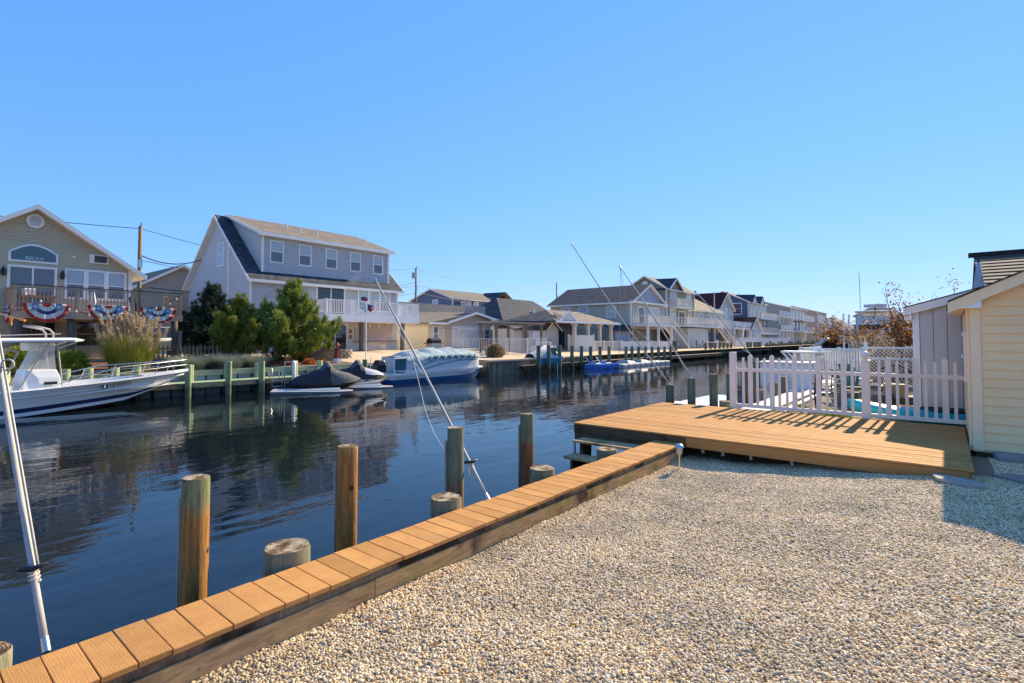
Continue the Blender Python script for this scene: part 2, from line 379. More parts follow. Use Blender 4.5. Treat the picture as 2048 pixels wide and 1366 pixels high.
# ================================================================== near bulkhead with composite cap
bk = thing('bulkhead', 'timber bulkhead along the gravel yard capped with tan composite boards', 'bulkhead', (0, 0, 0))
pl = MB().box(-.0695, .0695, -.215, .215, -.03, 0).mesh('cap_board')
x = -.6; i = 0
while x < 7.44:
    o = link('cap_board', pl, COMP, bk, (x+.0725, 3.185+random.uniform(-.006, .006), .2+random.uniform(-.0015, .0015)), (random.uniform(-.002, .002), random.uniform(-.003, .003), random.uniform(-.006, .006)))
    b = o.modifiers.new('b', 'BEVEL'); b.width = .004; b.segments = 2
    x += .1432
STRIP = timber_mat('stained_nailer', (.20, .155, .115), (.012, .010, .009), (.12, .12, .07), .64, .5, axis=(26, 2, 3))
for a, b_, dy in ((-1.2, 2.18, 0), (2.184, 4.9, .004), (4.904, 7.49, 0)):
    MB().box(a, b_, 2.995+dy, 3.04, .115, .168).build('nailer', STRIP, bk)
    MB().box(a, b_-.002, 2.983+dy, 3.04, -.035, .112).build('wale_timber', TIMB, bk, bevel=.006)
MB().box(-1.2, 7.49, 3.003, 3.05, -.14, -.037).build('lower_board', M('red_brown_board', (.13, .06, .035), .9, var=.4, st=(1, 8, 8)), bk)
MB().box(-6, 7.49, 3.06, 3.16, -1.6, .167).build('sheathing', TIMBD, bk)
MB().box(-6, 7.49, 3.28, 3.375, -.06, .1685).build('outer_wale', TIMB, bk, bevel=.006)
MB().box(11.2, 60, 3.0, 3.2, -1.6, .05).build('sheathing', TIMBD, bk)
MB().box(7.49, 11.2, 3.0, 3.16, -1.6, .12).build('sheathing', TIMBD, bk)

# ================================================================== piles
PVC = M('aged_pvc', (.40, .40, .36), .6, var=.2)
PILE_O = pile_mat('pile_orange', (.17, .17, .085), (.30, .135, .035), .45, .75)
PILE_G = pile_mat('pile_green', (.13, .15, .10), (.20, .10, .045), .05, .55)
PILE_S = pile_mat('pile_stub', (.21, .19, .12), (.14, .14, .08), -.3, .3, green=(.12, .15, .06))
PILE_F = pile_mat('pile_far', (.13, .15, .095), (.06, .055, .035), -.7, -.2)
def pile(x, y, top, r, m, label, group, batten=False, lean=(0, 0), bottom=-2.2, n=20, cat='piling'):
    t = thing('piling', label, cat, (x, y, 0), 0, group)
    prof = []
    zs = [bottom, -.7, -.2, .1, .3, .5, top-.02, top] if top > .6 else [bottom, -.7, -.2, top-.015, top]
    mb = MB(); b = 0; seed = random.uniform(0, 9)
    for z in zs:
        rr = r*(1.04-.05*(z-bottom)/(top-bottom))*(.97 if z == top else 1)
        for j in range(n):
            a = 2*math.pi*j/n; k = rr*(1+.02*math.sin(3*a+seed)+.012*math.sin(7*a+seed*2+z))
            mb.v.append((k*math.cos(a)+lean[0]*z, k*math.sin(a)+lean[1]*z, z))
    for i in range(len(zs)-1):
        for j in range(n): mb.f.append((i*n+j, i*n+(j+1) % n, (i+1)*n+(j+1) % n, (i+1)*n+j))
    mb.build('shaft', m, t, auto=50)
    if n > 10:
        c = MB(); k = 6
        c.v.append((lean[0]*top, lean[1]*top, top-.006)); q = [mb.v[len(zs)*n-n+j] for j in range(n)]
        for f_ in (.5, .8, 1.0):
            for p in q: c.v.append((lean[0]*top+(p[0]-lean[0]*top)*f_, lean[1]*top+(p[1]-lean[1]*top)*f_, top+random.uniform(-.008, .003)*(1 if f_ < 1 else .2)))
        for j in range(n): c.f.append((0, 1+j, 1+(j+1) % n))
        for i in range(2):
            for j in range(n): c.f.append((1+i*n+j, 1+i*n+n+j, 1+i*n+n+(j+1) % n, 1+i*n+(j+1) % n))
        c.build('end_grain', ENDG, t, smooth=True)
    else: mb2 = MB(); mb2.quad(*[mb.v[len(zs)*n-n+j] for j in range(n)]).build('end_grain', ENDG, t)
    if batten:
        MB().beam((-.62*r-.012, .80*r, bottom+.1), (-.62*r-.012+lean[0]*top, .80*r, top-.13), .012, .035).build('rub_strip', PVC, t)
    return t
GP = 'tall mooring pilings along the near bulkhead'; GS = 'cut-off pilings behind the capped bulkhead'
pile(1.385, 3.86, .81, .083, PILE_O, 'tall piling by the white pole, green head over an orange-brown shaft', GP, True)
pile(2.53, 3.86, .835, .083, pile_mat('pile_tan', (.34, .20, .075), (.30, .14, .04), .7, .9), 'tall tan-brown piling with a large knot, freshest looking of the row', GP, True)
pile(3.78, 3.86, .825, .085, PILE_G, 'tall green-grey piling with the leaning whip pole tied beside it', GP, True)
pile(4.96, 3.86, .835, .082, pile_mat('pile_dark', (.12, .14, .09), (.19, .085, .035), .35, .6), 'tall dark green piling next after the whip pole, before the steps', GP, True)
pile(.33, 3.56, .235, .14, PILE_S, 'cut-off piling beside the foot of the white pole', GS)
pile(1.86, 3.56, .29, .152, PILE_S, 'cut-off piling with a grey hollow heart between the orange and tan pilings', GS)
pile(3.36, 3.55, .285, .142, PILE_S, 'cut-off piling in front of the tall green-grey piling', GS)
pile(4.84, 3.55, .27, .142, PILE_S, 'cut-off piling in front of the tall dark green piling', GS)
pile(6.31, 3.55, .245, .14, PILE_S, 'cut-off piling beside the deck steps', GS)
GB = 'pilings standing off the far edge of the deck'
pile(11.7, 4.92, .66, .095, PILE_G, 'piling off the deck corner with a whip pole rising from it', GB)
pile(11.7, 4.42, .83, .088, PILE_G, 'green piling beyond the deck holding a roped whip pole', GB)
pile(11.7, 3.93, .95, .088, PILE_G, 'bare green piling beyond the deck, beside a short stub', GB)
pile(11.55, 3.62, .40, .14, PILE_S, 'short thick piling stub at the corner of the white fence', GB)

# ================================================================== deck
DX0, DX1, DY0, DY1, DZ = 7.5, 11.12, -.21, 4.86, .32
dk_ = thing('deck', 'low tan composite deck reaching from the gravel out over the water', 'deck', (0, 0, 0))
db = MB().box(-.0665, .0665, -(DY1-DY0)/2, (DY1-DY0)/2, -.026, 0).mesh('deck_board')
nb = 25
for i in range(nb):
    xx = DX0+.072+i*(DX1-DX0-.144)/(nb-1)
    o = link('deck_board', db, COMP, dk_, (xx, (DY0+DY1)/2+random.uniform(-.004, .004), DZ+random.uniform(-.001, .001)), (random.uniform(-.0006, .0006), 0, 0))
    b = o.modifiers.new('b', 'BEVEL'); b.width = .007; b.segments = 2
PLKB = M('joist_end', (.42, .37, .30), .9)
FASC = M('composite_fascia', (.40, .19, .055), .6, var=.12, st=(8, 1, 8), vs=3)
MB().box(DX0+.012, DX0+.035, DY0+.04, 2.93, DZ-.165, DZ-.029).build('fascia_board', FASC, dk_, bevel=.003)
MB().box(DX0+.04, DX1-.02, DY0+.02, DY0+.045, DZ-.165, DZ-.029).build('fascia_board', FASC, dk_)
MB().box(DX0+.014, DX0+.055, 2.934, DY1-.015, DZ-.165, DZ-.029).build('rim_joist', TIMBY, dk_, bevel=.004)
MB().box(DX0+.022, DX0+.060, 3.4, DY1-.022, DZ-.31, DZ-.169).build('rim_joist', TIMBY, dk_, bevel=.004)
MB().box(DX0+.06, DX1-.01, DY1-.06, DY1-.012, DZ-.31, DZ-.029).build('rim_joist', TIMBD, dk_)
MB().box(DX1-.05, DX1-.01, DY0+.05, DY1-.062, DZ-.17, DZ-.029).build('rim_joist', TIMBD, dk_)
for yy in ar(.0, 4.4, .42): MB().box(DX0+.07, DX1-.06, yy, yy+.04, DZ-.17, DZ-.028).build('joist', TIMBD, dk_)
for yy in (1.55, 2.05, 2.42, 2.7): MB().box(DX0+.09, DX0+.13, yy, yy+.035, DZ-.235, DZ-.1665).build('joist_block', PLKB, dk_)
for (px, py) in ((DX0+.16, DY1-.15), (DX1-.15, DY1-.15), (9.3, DY1-.15)): MB().box(px-.07, px+.07, py-.07, py+.07, -2.2, DZ-.03).build('post', TIMBD, dk_)
MB().box(DX0+.02, DX0+.075, DY1-.012, DY1+.012, -1.4, .02).build('rub_strip', WHITE, dk_)
st = thing('dock_steps', 'two weathered wooden steps dropping from the deck towards the water', 'steps', (0, 0, 0))
MB().box(7.12, 7.46, 3.46, 4.62, .075, .11).build('tread', TIMB, st, bevel=.004)
MB().box(6.80, 7.12, 3.46, 4.58, -.12, -.085).build('tread', TIMB, st, bevel=.004)
for yy in (3.62, 4.45):
    MB().prism([(7.42, yy, .072), (7.17, yy, .072), (7.17, yy, -.123), (6.87, yy, -.123), (6.87, yy, -.4), (7.05, yy, -.4), (7.42, yy, -.08)], (0, .05, 0)).build('stringer', TIMBD, st)
lp = thing('step_landing', 'low brown plank landing beside the capped bulkhead below the steps', 'landing', (0, 0, 0))
for k in range(4): MB().box(5.0, 7.3, 3.72+k*.2, 3.905+k*.2, -.42, -.385).build('plank', TIMBD, lp)
for k in (5.05, 6.1, 7.2): MB().box(k, k+.05, 3.72, 4.5, -.56, -.424).build('bearer', TIMBD, lp)
for k in (5.0, 7.2): MB().box(k, k+.1, 4.41, 4.51, -2.2, -.565).build('post', TIMBD, lp)

# ================================================================== white picket fence on the deck edge
fe = thing('picket_fence', 'white vinyl picket fence along the far edge of the deck', 'fence', (0, 0, 0))
FX = 11.19
def post(y, z0, z1, w, cap=None):
    MB().box(FX-w/2, FX+w/2, y-w/2, y+w/2, z0, z1).build('post', VINYL, fe, bevel=.004)
    if cap:
        MB().lathe([(w*.62, 0), (w*.62, .025), (w*.42, .03), (w*.30, .05), (w*.42, .07), (w*.62, .10), (w*.60, .125), (w*.35, .155), (.004, .185)], (FX, y, z1+.001), 14).build('post_cap', VINYL, fe, auto=40)
post(3.36, -.3, 1.45, .115); post(1.10, -.3, 1.32, .125, True)
MB().box(FX-.02, FX+.02, -.29, -.242, -.3, 1.0).build('post', VINYL, fe, bevel=.004)
def picket(w, h):
    return MB().prism([(-.011, -w/2, 0), (-.011, w/2, 0), (-.011, w/2, h-w*.45), (-.011, w*.12, h), (-.011, -w*.12, h), (-.011, -w/2, h-w*.45)], (.022, 0, 0)).mesh('picket')
PW, PN = picket(.085, 1.05), picket(.046, .99)
for (ya, yb) in ((3.295, 1.17), (1.03, -.24)):
    sag = .0
    MB().box(FX-.02, FX+.02, yb, ya, 1.06, 1.125).build('rail', VINYL, fe, bevel=.003)
    MB().box(FX-.022, FX+.022, yb, ya, .345, .41).build('rail', VINYL, fe, bevel=.003)
    n = 16 if ya > 2 else 10; sp = (ya-yb)/n
    for k in range(1, n):
        wide = (k % 3 == 2)
        link('picket', PW if wide else PN, VINYL, fe, (FX-.033 if 0 else FX, ya-k*sp, .352))
# ================================================================== yellow shed
YEL = M('yellow_vinyl_siding', (.92, .64, .33), .5, var=.06, vs=1.5); YTR = M('cream_trim', (.90, .69, .42), .5, var=.06)
ROOFD = shingle_mat('dark_shingles', (.03, .027, .024), (.06, .052, .046), (.10, .09, .08))
sh = thing('yellow_shed', 'pale yellow clapboard garden shed at the end of the deck', 'shed', (9.35, -.255, .2))
SE, SLP, SR = 2.02, .48, 2.25     # eave height, slope, half width
def gable_h(y): return SE+SLP*min(-y, 2*SR+y) if True else 0
e = .118; z = .06
while z < SE+SLP*SR:
    z1 = z+e
    y0 = -.11; y1 = -2*SR
    if z1 > SE+.02: q = (z1-SE-.02)/SLP; y0 = -max(.11, q); y1 = -2*SR+q
    if y0-y1 > .1:
        yb0 = -.11 if z <= SE else y0; yb1 = -2*SR if z <= SE else y1
        MB().prism([(0, 0, z), (-.022, 0, z), (-.006, 0, z1), (.0, 0, z1)], (0, 1, 0))
        m = MB(); m.loft([[(.0, yb0, z), (-.024, yb0, z), (-.008, y0, z1), (0, y0, z1)], [(.0, yb1, z), (-.024, yb1, z), (-.008, y1, z1), (0, y1, z1)]], True).build('siding_board', YEL, sh)
    if z1 < SE:
        m = MB(); m.loft([[(.11, 0, z), (.11, .022, z), (.11, .008, z1), (.11, 0, z1)], [(2.6, 0, z), (2.6, .022, z), (2.6, .008, z1), (2.6, 0, z1)]], True).build('siding_board', YEL, sh)
    z = z1
MB().box(.002, 2.6, -2*SR, -.002, .03, SE-.02).build('wall', YTR, sh)
MB().prism([(.002, -.05, SE-.019), (.002, -2*SR, SE-.019), (.002, -SR, SE+SLP*SR-.08)], (.1, 0, 0)).build('gable_wall', YTR, sh)
MB().box(-.034, .11, -.11, -.001, .04, SE).build('corner_board', YTR, sh, bevel=.004)
MB().box(-.0, .11, .0, .033, .04, SE-.001).build('corner_board', YTR, sh, bevel=.004)
# roof: slab, rake boards, boxed eave
for s_ in (1, -1):
    def yy(d): return (-SR+s_*(SR+.22-d)) if 1 else 0
    zt = SE+SLP*SR+.12
    a = (yy(0), SE-.22*SLP+.12); r_ = (-SR, zt)
    MB().prism([(-.19, a[0], a[1]), (-.19, r_[0], r_[1]), (-.19, r_[0], r_[1]-.022), (-.19, a[0], a[1]-.022)], (3.0, 0, 0)).build('roof_slope', ROOFD, sh)
    MB().prism([(-.175, a[0], a[1]-.024), (-.175, r_[0], r_[1]-.024), (-.175, r_[0], r_[1]-.17), (-.175, a[0], a[1]-.17)], (.03, 0, 0)).build('rake_board', YTR, sh)
    MB().prism([(-.144, a[0]-s_*.02, a[1]-.075), (-.144, r_[0], r_[1]-.075), (-.144, r_[0], r_[1]-.10), (-.144, a[0]-s_*.02, a[1]-.10)], (.14, 0, 0)).build('soffit', YTR, sh)
MB().box(-.17, .0, -.12, .20, SE-.09, SE+.03).build('eave_return', WHITE, sh)
MB().box(.0, 2.7, .034, .20, SE-.09, SE-.06).build('soffit', YTR, sh)
wv = MB().box(.42, 1.15, .02, .06, .62+.3, 1.62).build('window', WHITE, sh)
MB().box(.48, 1.09, .058, .066, .98, 1.56).build('pane', GLASSD, wv); MB().box(.48, 1.09, .064, .075, 1.25, 1.29).build('sash_bar', WHITE, wv)
MB().box(.0, 2.6, -4.4, -.03, -.2, .028).build('base_skid', TIMBD, sh)
pb = MB().box(-.16, .16, -.26, .26, -.06, .06).build('concrete_block', M('grey_block', (.28, .25, .23), .95, var=.25, vs=9, bump=.01), loc=(9.12, -.72, .2), rot=(.03, -.08, .1), bevel=.008)
tag(pb, 'grey concrete block lying at the corner of the yellow shed', 'block')
FLAG = M('flagstone', (.25, .21, .18), .9, var=.3, vs=6, bump=.01, rnd=.25)
for k, (cx, cy, lab) in enumerate(((7.32, -.06, 'pale flagstone tucked against the corner of the deck'), (7.9, -.62, 'brown flagstone between the deck corner and the yellow shed'), (7.32, -.80, 'dark flagstone lying farthest out in the shed shade'))):
    poly = [(.27*math.cos(a)*random.uniform(.75, 1.1), .2*math.sin(a)*random.uniform(.75, 1.1), 0) for a in np.arange(0, 6.2, .95)]
    tag(MB().prism(poly, (0, 0, .035)).build('flagstone', M('flagstone_pale', (.36, .31, .26), .9, var=.2, vs=6) if k == 0 else FLAG, loc=(cx, cy, gz(cx, cy)+.004), rot=(.02, -.03, k*.9+1.2), bevel=.006), lab, 'flagstone', 'flagstones by the shed')

# ================================================================== grey panel shed behind the fence
GRY = M('grey_panel', (.56, .52, .50), .7, var=.06, vs=3, st=(6, 6, .6))
gs = thing('grey_shed', 'grey grooved-panel shed with white trim beyond the picket fence', 'shed', (12.35, .46, .05))
GSW, gsl = 3.2, .29
def gtop(y): return 2.20+gsl*min(-y, GSW+y)
y = -.10
while y > -GSW:
    y2 = max(y-.198, -GSW); a, b_ = y-.004, y2+.004
    MB().prism([(0, a, 0), (0, b_, 0), (0, b_, gtop(b_)), (0, a, gtop(a))], (-.015, 0, 0)).build('panel_board', GRY, gs); y = y2
MB().prism([(.002, -.0, 0), (.002, -GSW, 0), (.002, -GSW, 2.19), (.002, -GSW/2, 2.19+gsl*GSW/2), (.002, 0, 2.19)], (2.4, 0, 0)).build('wall', BLACK, gs)
MB().box(-.03, .06, -.098, .005, .0, 2.2).build('corner_board', WHITE, gs, bevel=.004)
for s_ in (1, -1):
    c = -GSW/2; a = c+s_*(GSW/2+.13)
    za, zc = 2.20-.13*gsl+.1, 2.20+gsl*GSW/2+.1
    MB().prism([(-.16, a, za), (-.16, c, zc), (-.16, c, zc-.018), (-.16, a, za-.018)], (2.7, 0, 0)).build('roof_slope', ROOFD, gs)
    MB().prism([(-.15, a, za-.02), (-.15, c, zc-.02), (-.15, c, zc-.16), (-.15, a, za-.16)], (.03, 0, 0)).build('rake_board', VINYL, gs)
    MB().prism([(-.118, a, za-.05), (-.118, c, zc-.05), (-.118, c, zc-.07), (-.118, a, za-.07)], (.12, 0, 0)).build('soffit', VINYL, gs)
MB().box(-.11, 2.4, .008, .12, 2.02, 2.10).build('eave_board', VINYL, gs)

# ================================================================== solar path light
t = thing('path_light', 'small steel solar path light staked in the gravel by the deck', 'path light', tuple(at_z(1359, 936, .0)))
MB().lathe([(.003, -.05), (.011, .0), (.011, .16), (.018, .175)], n=12).build('stake', METAL, t, auto=40)
MB().lathe([(.018, .176), (.036, .19), (.043, .265), (.040, .27)], n=18).build('lens', M('frosted_lens', (.45, .40, .30), .25, var=.1), t, auto=40)
MB().lathe([(.060, .271), (.064, .277), (.052, .30), (.030, .317), (.004, .32)], n=20).build('cap', METAL, t, auto=40)

# ================================================================== mooring whips
def bez(p, q, sag, n=14):
    p = Vector(p); q = Vector(q); return [p.lerp(q, k/n)+Vector(sag)*(4*(k/n)*(1-k/n)) for k in range(n+1)]
def whip(label, base, tip, r0, r1, sag=(0, 0, -.12), rope=None, cleat=None, m=POLEW):
    t = thing('mooring_whip', label, 'mooring whip', tuple(base), 0, 'mooring whips leaning over the water'); B = Vector(base)
    pts = [p-B for p in bez(base, tip, sag)]
    MB().tube(pts, [r0+(r1-r0)*k/(len(pts)-1) for k in range(len(pts))], 12).build('pole', m, t, smooth=True)
    d = (pts[1]-pts[0]).normalized()
    MB().tube([pts[0]-d*.02, pts[0]+d*.05], r0*1.22, 12).build('socket', METAL, t, auto=40)
    MB().tube([pts[-1]-d*.02, pts[-1]+(pts[-1]-pts[-2]).normalized()*.05], r1*2.0, 8).build('tip', METAL, t, auto=40)
    if cleat is not None:
        c = pts[0].lerp(pts[-1], cleat)+Vector(sag)*(4*cleat*(1-cleat)); u = _rt
        MB().tube([c-u*.085-Vector((0, 0, .02)), c-u*.03-_fw*.03, c+u*.03-_fw*.03, c+u*.085+Vector((0, 0, .02))], [.006, .016, .016, .006], 8).build('cleat', BLACK, t, smooth=True)
        w = []
        for k in range(26): a = k*.8; w.append(c+d*(-.085+.0028*k)+(u*math.cos(a)+_fw*math.sin(a))*(r0*1.15+.004))
        MB().tube(w, .005, 6).build('lashing', ROPE, t, smooth=True)
    if rope:
        for rp in rope: MB().tube([Vector(p)-B for p in rp], .006, 6).build('line', ROPE, t, smooth=True)
    return t
b0 = at_z(92, 1296, .17); tip0 = at_d(-70, 300, 4.2)
whip('thick white whip pole with a black cleat beside the first orange piling', b0, tip0, .0165, .012, (0, 0, -.03), cleat=.113,
     rope=[bez(b0.lerp(tip0, .113)+_rt*.03, b0.lerp(tip0, .9)+_rt*.02, (0, 0, 0)),
           [b0.lerp(tip0, .455)+_rt*.04*math.sin(a)+_rt*.05-Vector((0, 0, 1))*.03*math.cos(a)*1 for a in np.arange(0, 6.6, .5)]])
b1 = Vector((3.84, 3.47, .17)); t1 = at_d(752, 562, 8.2)
c1 = b1.lerp(t1, .118)
whip('slim whip pole tied beside the tall green-grey piling, black tip over the canal', b1, t1, .017, .011, (0, 0, .03), cleat=.11,
     rope=[[t1.lerp(b1, .02), at_d(800, 668, 7.6), at_d(826, 720, 7.3), at_d(840, 775, 6.9), at_d(850, 820, 6.6), at_d(868, 868, 6.2), at_d(897, 915, 5.8)],
           bez(t1.lerp(b1, .25), b1.lerp(t1, .45), (0, 0, -.10)), bez(c1, c1+Vector((.02, 0, -.2)), (0, 0, 0))])
b2 = Vector((11.7, 4.92, .66)); t2 = at_d(1145, 490, 13.2)
whip('grey whip pole rising from the piling off the deck corner', b2, t2, .019, .011, (0, 0, -.10))
b3 = Vector((11.7, 4.42, .83)); t3 = at_d(1241, 535, 13.6)
whip('roped whip pole leaning over the canal with lines hanging from its tip', b3, t3, .019, .011, (0, 0, .06),
     rope=[bez(t3, at_d(1238, 745, 13.6), (0, 0, 0)), bez(t3, at_d(1262, 650, 13.5), (0, 0, -.1)), bez(at_d(1262, 650, 13.5), at_d(1330, 700, 12.9), (0, 0, -.06))])
b4 = at_d(1513, 724, 15.5); t4 = at_d(1391, 584, 17)
whip('whip pole beyond the picket fence with a pale tip', b4, t4, .021, .013, (0, 0, .05), rope=[bez(at_d(1430, 640, 16.6), at_d(1500, 708, 15.8), (0, 0, -.1))])
GN_ = 'neighbour pilings behind the picket fence'
for k, (x_, y_, tz, r_, lab) in enumerate(((13.1, 4.0, .88, .095, 'dark neighbour piling just inside the fence post'), (14.1, 3.95, .95, .09, 'tall dark piling behind the first wide pickets'), (b4.x, b4.y, b4.z, .10, 'neighbour piling carrying the pale-tipped whip pole'),
      (15.2, 3.85, .35, .14, 'thick cut piling beside the neighbour walkway'), (16.6, 3.85, .45, .13, 'green cut piling halfway along the neighbour walkway'), (17.9, 3.85, .55, .13, 'tan-topped cut piling beyond the green one'), (19.6, 3.85, .6, .12, 'last cut piling on the neighbour walkway'))):
    pile(x_, y_, tz, r_, PILE_G if k < 3 else PILE_S, lab, GN_, n=14)
# ================================================================== house kit
def wY(Y0): return lambda u, z, o: (u, Y0-o, z)        # wall facing the canal (-Y)
def wXn(X0): return lambda u, z, o: (X0-o, u, z)       # wall facing -X
def wXp(X0): return lambda u, z, o: (X0+o, u, z)
def wbox(mb, to, u0, u1, z0, z1, o0, o1):
    n = len(mb.v); mb.v += [to(u, z, o) for o in (o0, o1) for z in (z0, z1) for u in (u0, u1)]
    mb.f += [tuple(n+i for i in q) for q in ((0, 2, 3, 1), (4, 5, 7, 6), (0, 1, 5, 4), (2, 6, 7, 3), (0, 4, 6, 2), (1, 3, 7, 5))]; return mb
def span(poly, z):
    us = []
    for i in range(len(poly)):
        (u0, z0), (u1, z1) = poly[i], poly[(i+1) % len(poly)]
        if (z0-z)*(z1-z) <= 0 and z0 != z1: us.append(u0+(u1-u0)*(z-z0)/(z1-z0))
    return (min(us), max(us)) if us else None
def siding(parent, m, to, poly, e=.13, name='siding', depth=.024):
    zs = [p[1] for p in poly]; z, zt = min(zs), max(zs); mb = MB()
    while z < zt-.01:
        z1 = min(z+e, zt); a = span(poly, z+.002); b = span(poly, z1-.002)
        if a and b:
            n = len(mb.v); mb.v += [to(a[0], z, depth), to(a[1], z, depth), to(b[1], z1, .004), to(b[0], z1, .004), to(a[0], z, 0), to(a[1], z, 0)]
            mb.f += [(n, n+1, n+2, n+3), (n+4, n+5, n+1, n)]
        z = z1
    o = mb.build(name, m, parent, fix=False); o['kind'] = 'stuff'; return o
def flat(parent, m, to, poly, name='wall', o0=0, o1=.02):
    return MB().prism([to(u, z, o0) for u, z in poly], Vector(to(0, 0, o1))-Vector(to(0, 0, o0))).build(name, m, parent)
def window(parent, to, u0, u1, z0, z1, tr=.09, pane=None, cols=1, rows=2, fm=None, name='window', off=.03, sill=False):
    pane = pane or GLASSB; fm = fm or WHITE; mb = MB()
    for a in ((u0-tr, u0, z0-tr, z1+tr), (u1, u1+tr, z0-tr, z1+tr), (u0, u1, z1, z1+tr), (u0, u1, z0-tr, z0)): wbox(mb, to, *a, 0, off+.03)
    w = mb.build(name, fm, parent)
    for i in range(cols):
        a, b = u0+(u1-u0)*i/cols, u0+(u1-u0)*(i+1)/cols
        for j in range(rows):
            c, d = z0+(z1-z0)*j/rows, z0+(z1-z0)*(j+1)/rows; k = .02
            wbox(MB(), to, a+k, b-k, c+k, d-k, 0, off-.005 if j == 0 else off+.005).build('pane', pane if not isinstance(pane, (list, tuple)) else pane[j % len(pane)], w)
    sb = MB()
    if rows > 1: wbox(sb, to, u0, u1, (z0+z1)/2-.025, (z0+z1)/2+.025, 0, off+.018)
    for i in range(1, cols): wbox(sb, to, u0+(u1-u0)*i/cols-.03, u0+(u1-u0)*i/cols+.03, z0, z1, 0, off+.02)
    if sb.v: sb.build('sash_bar', fm, w)
    return w
def railing(parent, p, q, h, m, sp=.13, bw=.035, pw=.09, posts=2, rail=.06, solid=False, pm=None, bm_=None):
    p = Vector(p); q = Vector(q); L = (q-p).length; d = (q-p)/L; Z = Vector((0, 0, 1))
    MB().beam(p+Z*h, q+Z*h, .09, rail).build('top_rail', m, parent)
    MB().beam(p+Z*.09, q+Z*.09, .05, .06).build('bottom_rail', m, parent)
    for k in range(posts):
        c = p+d*(L*k/(posts-1)); MB().beam(c, c+Z*(h+.07), pw, pw).build('post', pm or m, parent)
    mb = MB(); n = max(1, int(L/sp))
    if solid: mb.beam(p+Z*(h*.55), q+Z*(h*.55), .02, h*.75)
    else:
        for k in range(1, n): c = p+d*(L*k/n); mb.beam(c+Z*.12, c+Z*(h-.03), bw, bw, up=d)
    o = mb.build('balusters', bm_ or m, parent); o['kind'] = 'stuff'
def slab(parent, pts, th, m, name='roof_slope'): return MB().prism(pts, (0, 0, -th)).build(name, m, parent)
def gable_roof_x(parent, x0, x1, ya, yb, ze, zr, m, trim, th=.12, oh=.35, yr=None):
    """ridge along X"""
    yr = (ya+yb)/2 if yr is None else yr
    for y_ in (ya, yb):
        s_ = 1 if y_ > yr else -1; sl_ = (zr-ze)/abs(yr-y_); ye = y_+s_*oh; zz = ze-oh*sl_
        slab(parent, [(x0, ye, zz), (x1, ye, zz), (x1, yr, zr), (x0, yr, zr)], th, m)
        slab(parent, [(x0+.01, ye, zz-th-.004), (x1-.01, ye, zz-th-.004), (x1-.01, yr, zr-th-.004), (x0+.01, yr, zr-th-.004)], .03, trim, 'soffit')
        for xx, dx in ((x0-.03, .03), (x1, .03)):
            MB().prism([(xx, ye, zz+.01), (xx, yr, zr+.01), (xx, yr, zr-.2), (xx, ye, zz-.2)], (dx, 0, 0)).build('rake_board', trim, parent)
        MB().beam((x0, ye+s_*.02, zz-.08), (x1, ye+s_*.02, zz-.08), .04, .2).build('eave_board', trim, parent)
def gable_roof_y(parent, y0, y1, xa, xb, ze, zr, m, trim, th=.12, oh=.35):
    xr = (xa+xb)/2
    for x_ in (xa, xb):
        s_ = 1 if x_ > xr else -1; sl_ = (zr-ze)/abs(xr-x_); xe = x_+s_*oh; zz = ze-oh*sl_
        slab(parent, [(xe, y0, zz), (xe, y1, zz), (xr, y1, zr), (xr, y0, zr)], th, m)
        slab(parent, [(xe, y0+.01, zz-th-.004), (xe, y1-.01, zz-th-.004), (xr, y1-.01, zr-th-.004), (xr, y0+.01, zr-th-.004)], .03, trim, 'soffit')
        MB().prism([(xe, y0-.03, zz+.01), (xr, y0-.03, zr+.01), (xr, y0-.03, zr-.22), (xe, y0-.03, zz-.22)], (0, .03, 0)).build('rake_board', trim, parent)
        MB().beam((xe+s_*.02, y0, zz-.08), (xe+s_*.02, y1, zz-.08), .04, .2, up=(0, 0, 1)).build('eave_board', trim, parent)
TRIM = M('white_trim', (.86, .80, .73), .5, var=.06)
SH_TAN = shingle_mat('tan_shingles', (.14, .11, .085), (.20, .165, .13), (.27, .225, .18))
SH_BLK = shingle_mat('blue_black_shingles', (.035, .038, .045), (.06, .064, .075), (.11, .115, .13))
SH_RED = shingle_mat('red_shingles', (.06, .012, .012), (.085, .02, .018), (.12, .035, .03))

# ================================================================== GREEN HOUSE
SAGE = M('sage_siding', (.48, .44, .30), .6, var=.06); SAGESH = shake_mat('sage_shakes', (.54, .455, .32))
gh = thing('green_house', 'sage green gabled house with a raised wooden deck hung with bunting', 'house', (0, 0, 0))
WG = wY(33.5); GX0, GX1, GA, GE, GR = .85, 8.66, 4.75, 5.42, 7.95
siding(gh, SAGE, WG, [(GX0, 2.9), (GX1, 2.9), (GX1, GE), (GX1-1.4, 6.35), (GX0+1.4, 6.35), (GX0, GE)], .135)
siding(gh, SAGESH, WG, [(GX0+1.4, 6.36), (GX1-1.4, 6.36), (GA, GR)], .17, 'shake_gable')
MB().box(GX0, GX1, 33.51, 44, .5, GE).build('wall', SAGE, gh)
MB().prism([(GX0, 33.51, GE), (GX1, 33.51, GE), (GA, 33.51, GR)], (0, 10.4, 0)).build('gable_wall', SAGE, gh)
TANW = M('tan_wall', (.58, .41, .25), .7, var=.15)
flat(gh, TANW, WG, [(GX0, .5), (GX1, .5), (GX1, 2.88), (GX0, 2.88)], 'lower_wall')
gable_roof_y(gh, 32.95, 44.4, GX0, GX1, GE, GR+.12, SH_TAN, TRIM, oh=.5)
wbox(MB(), WG, GX1-.16, GX1+.02, 2.9, GE-.1, 0, .06).build('corner_board', TRIM, gh)
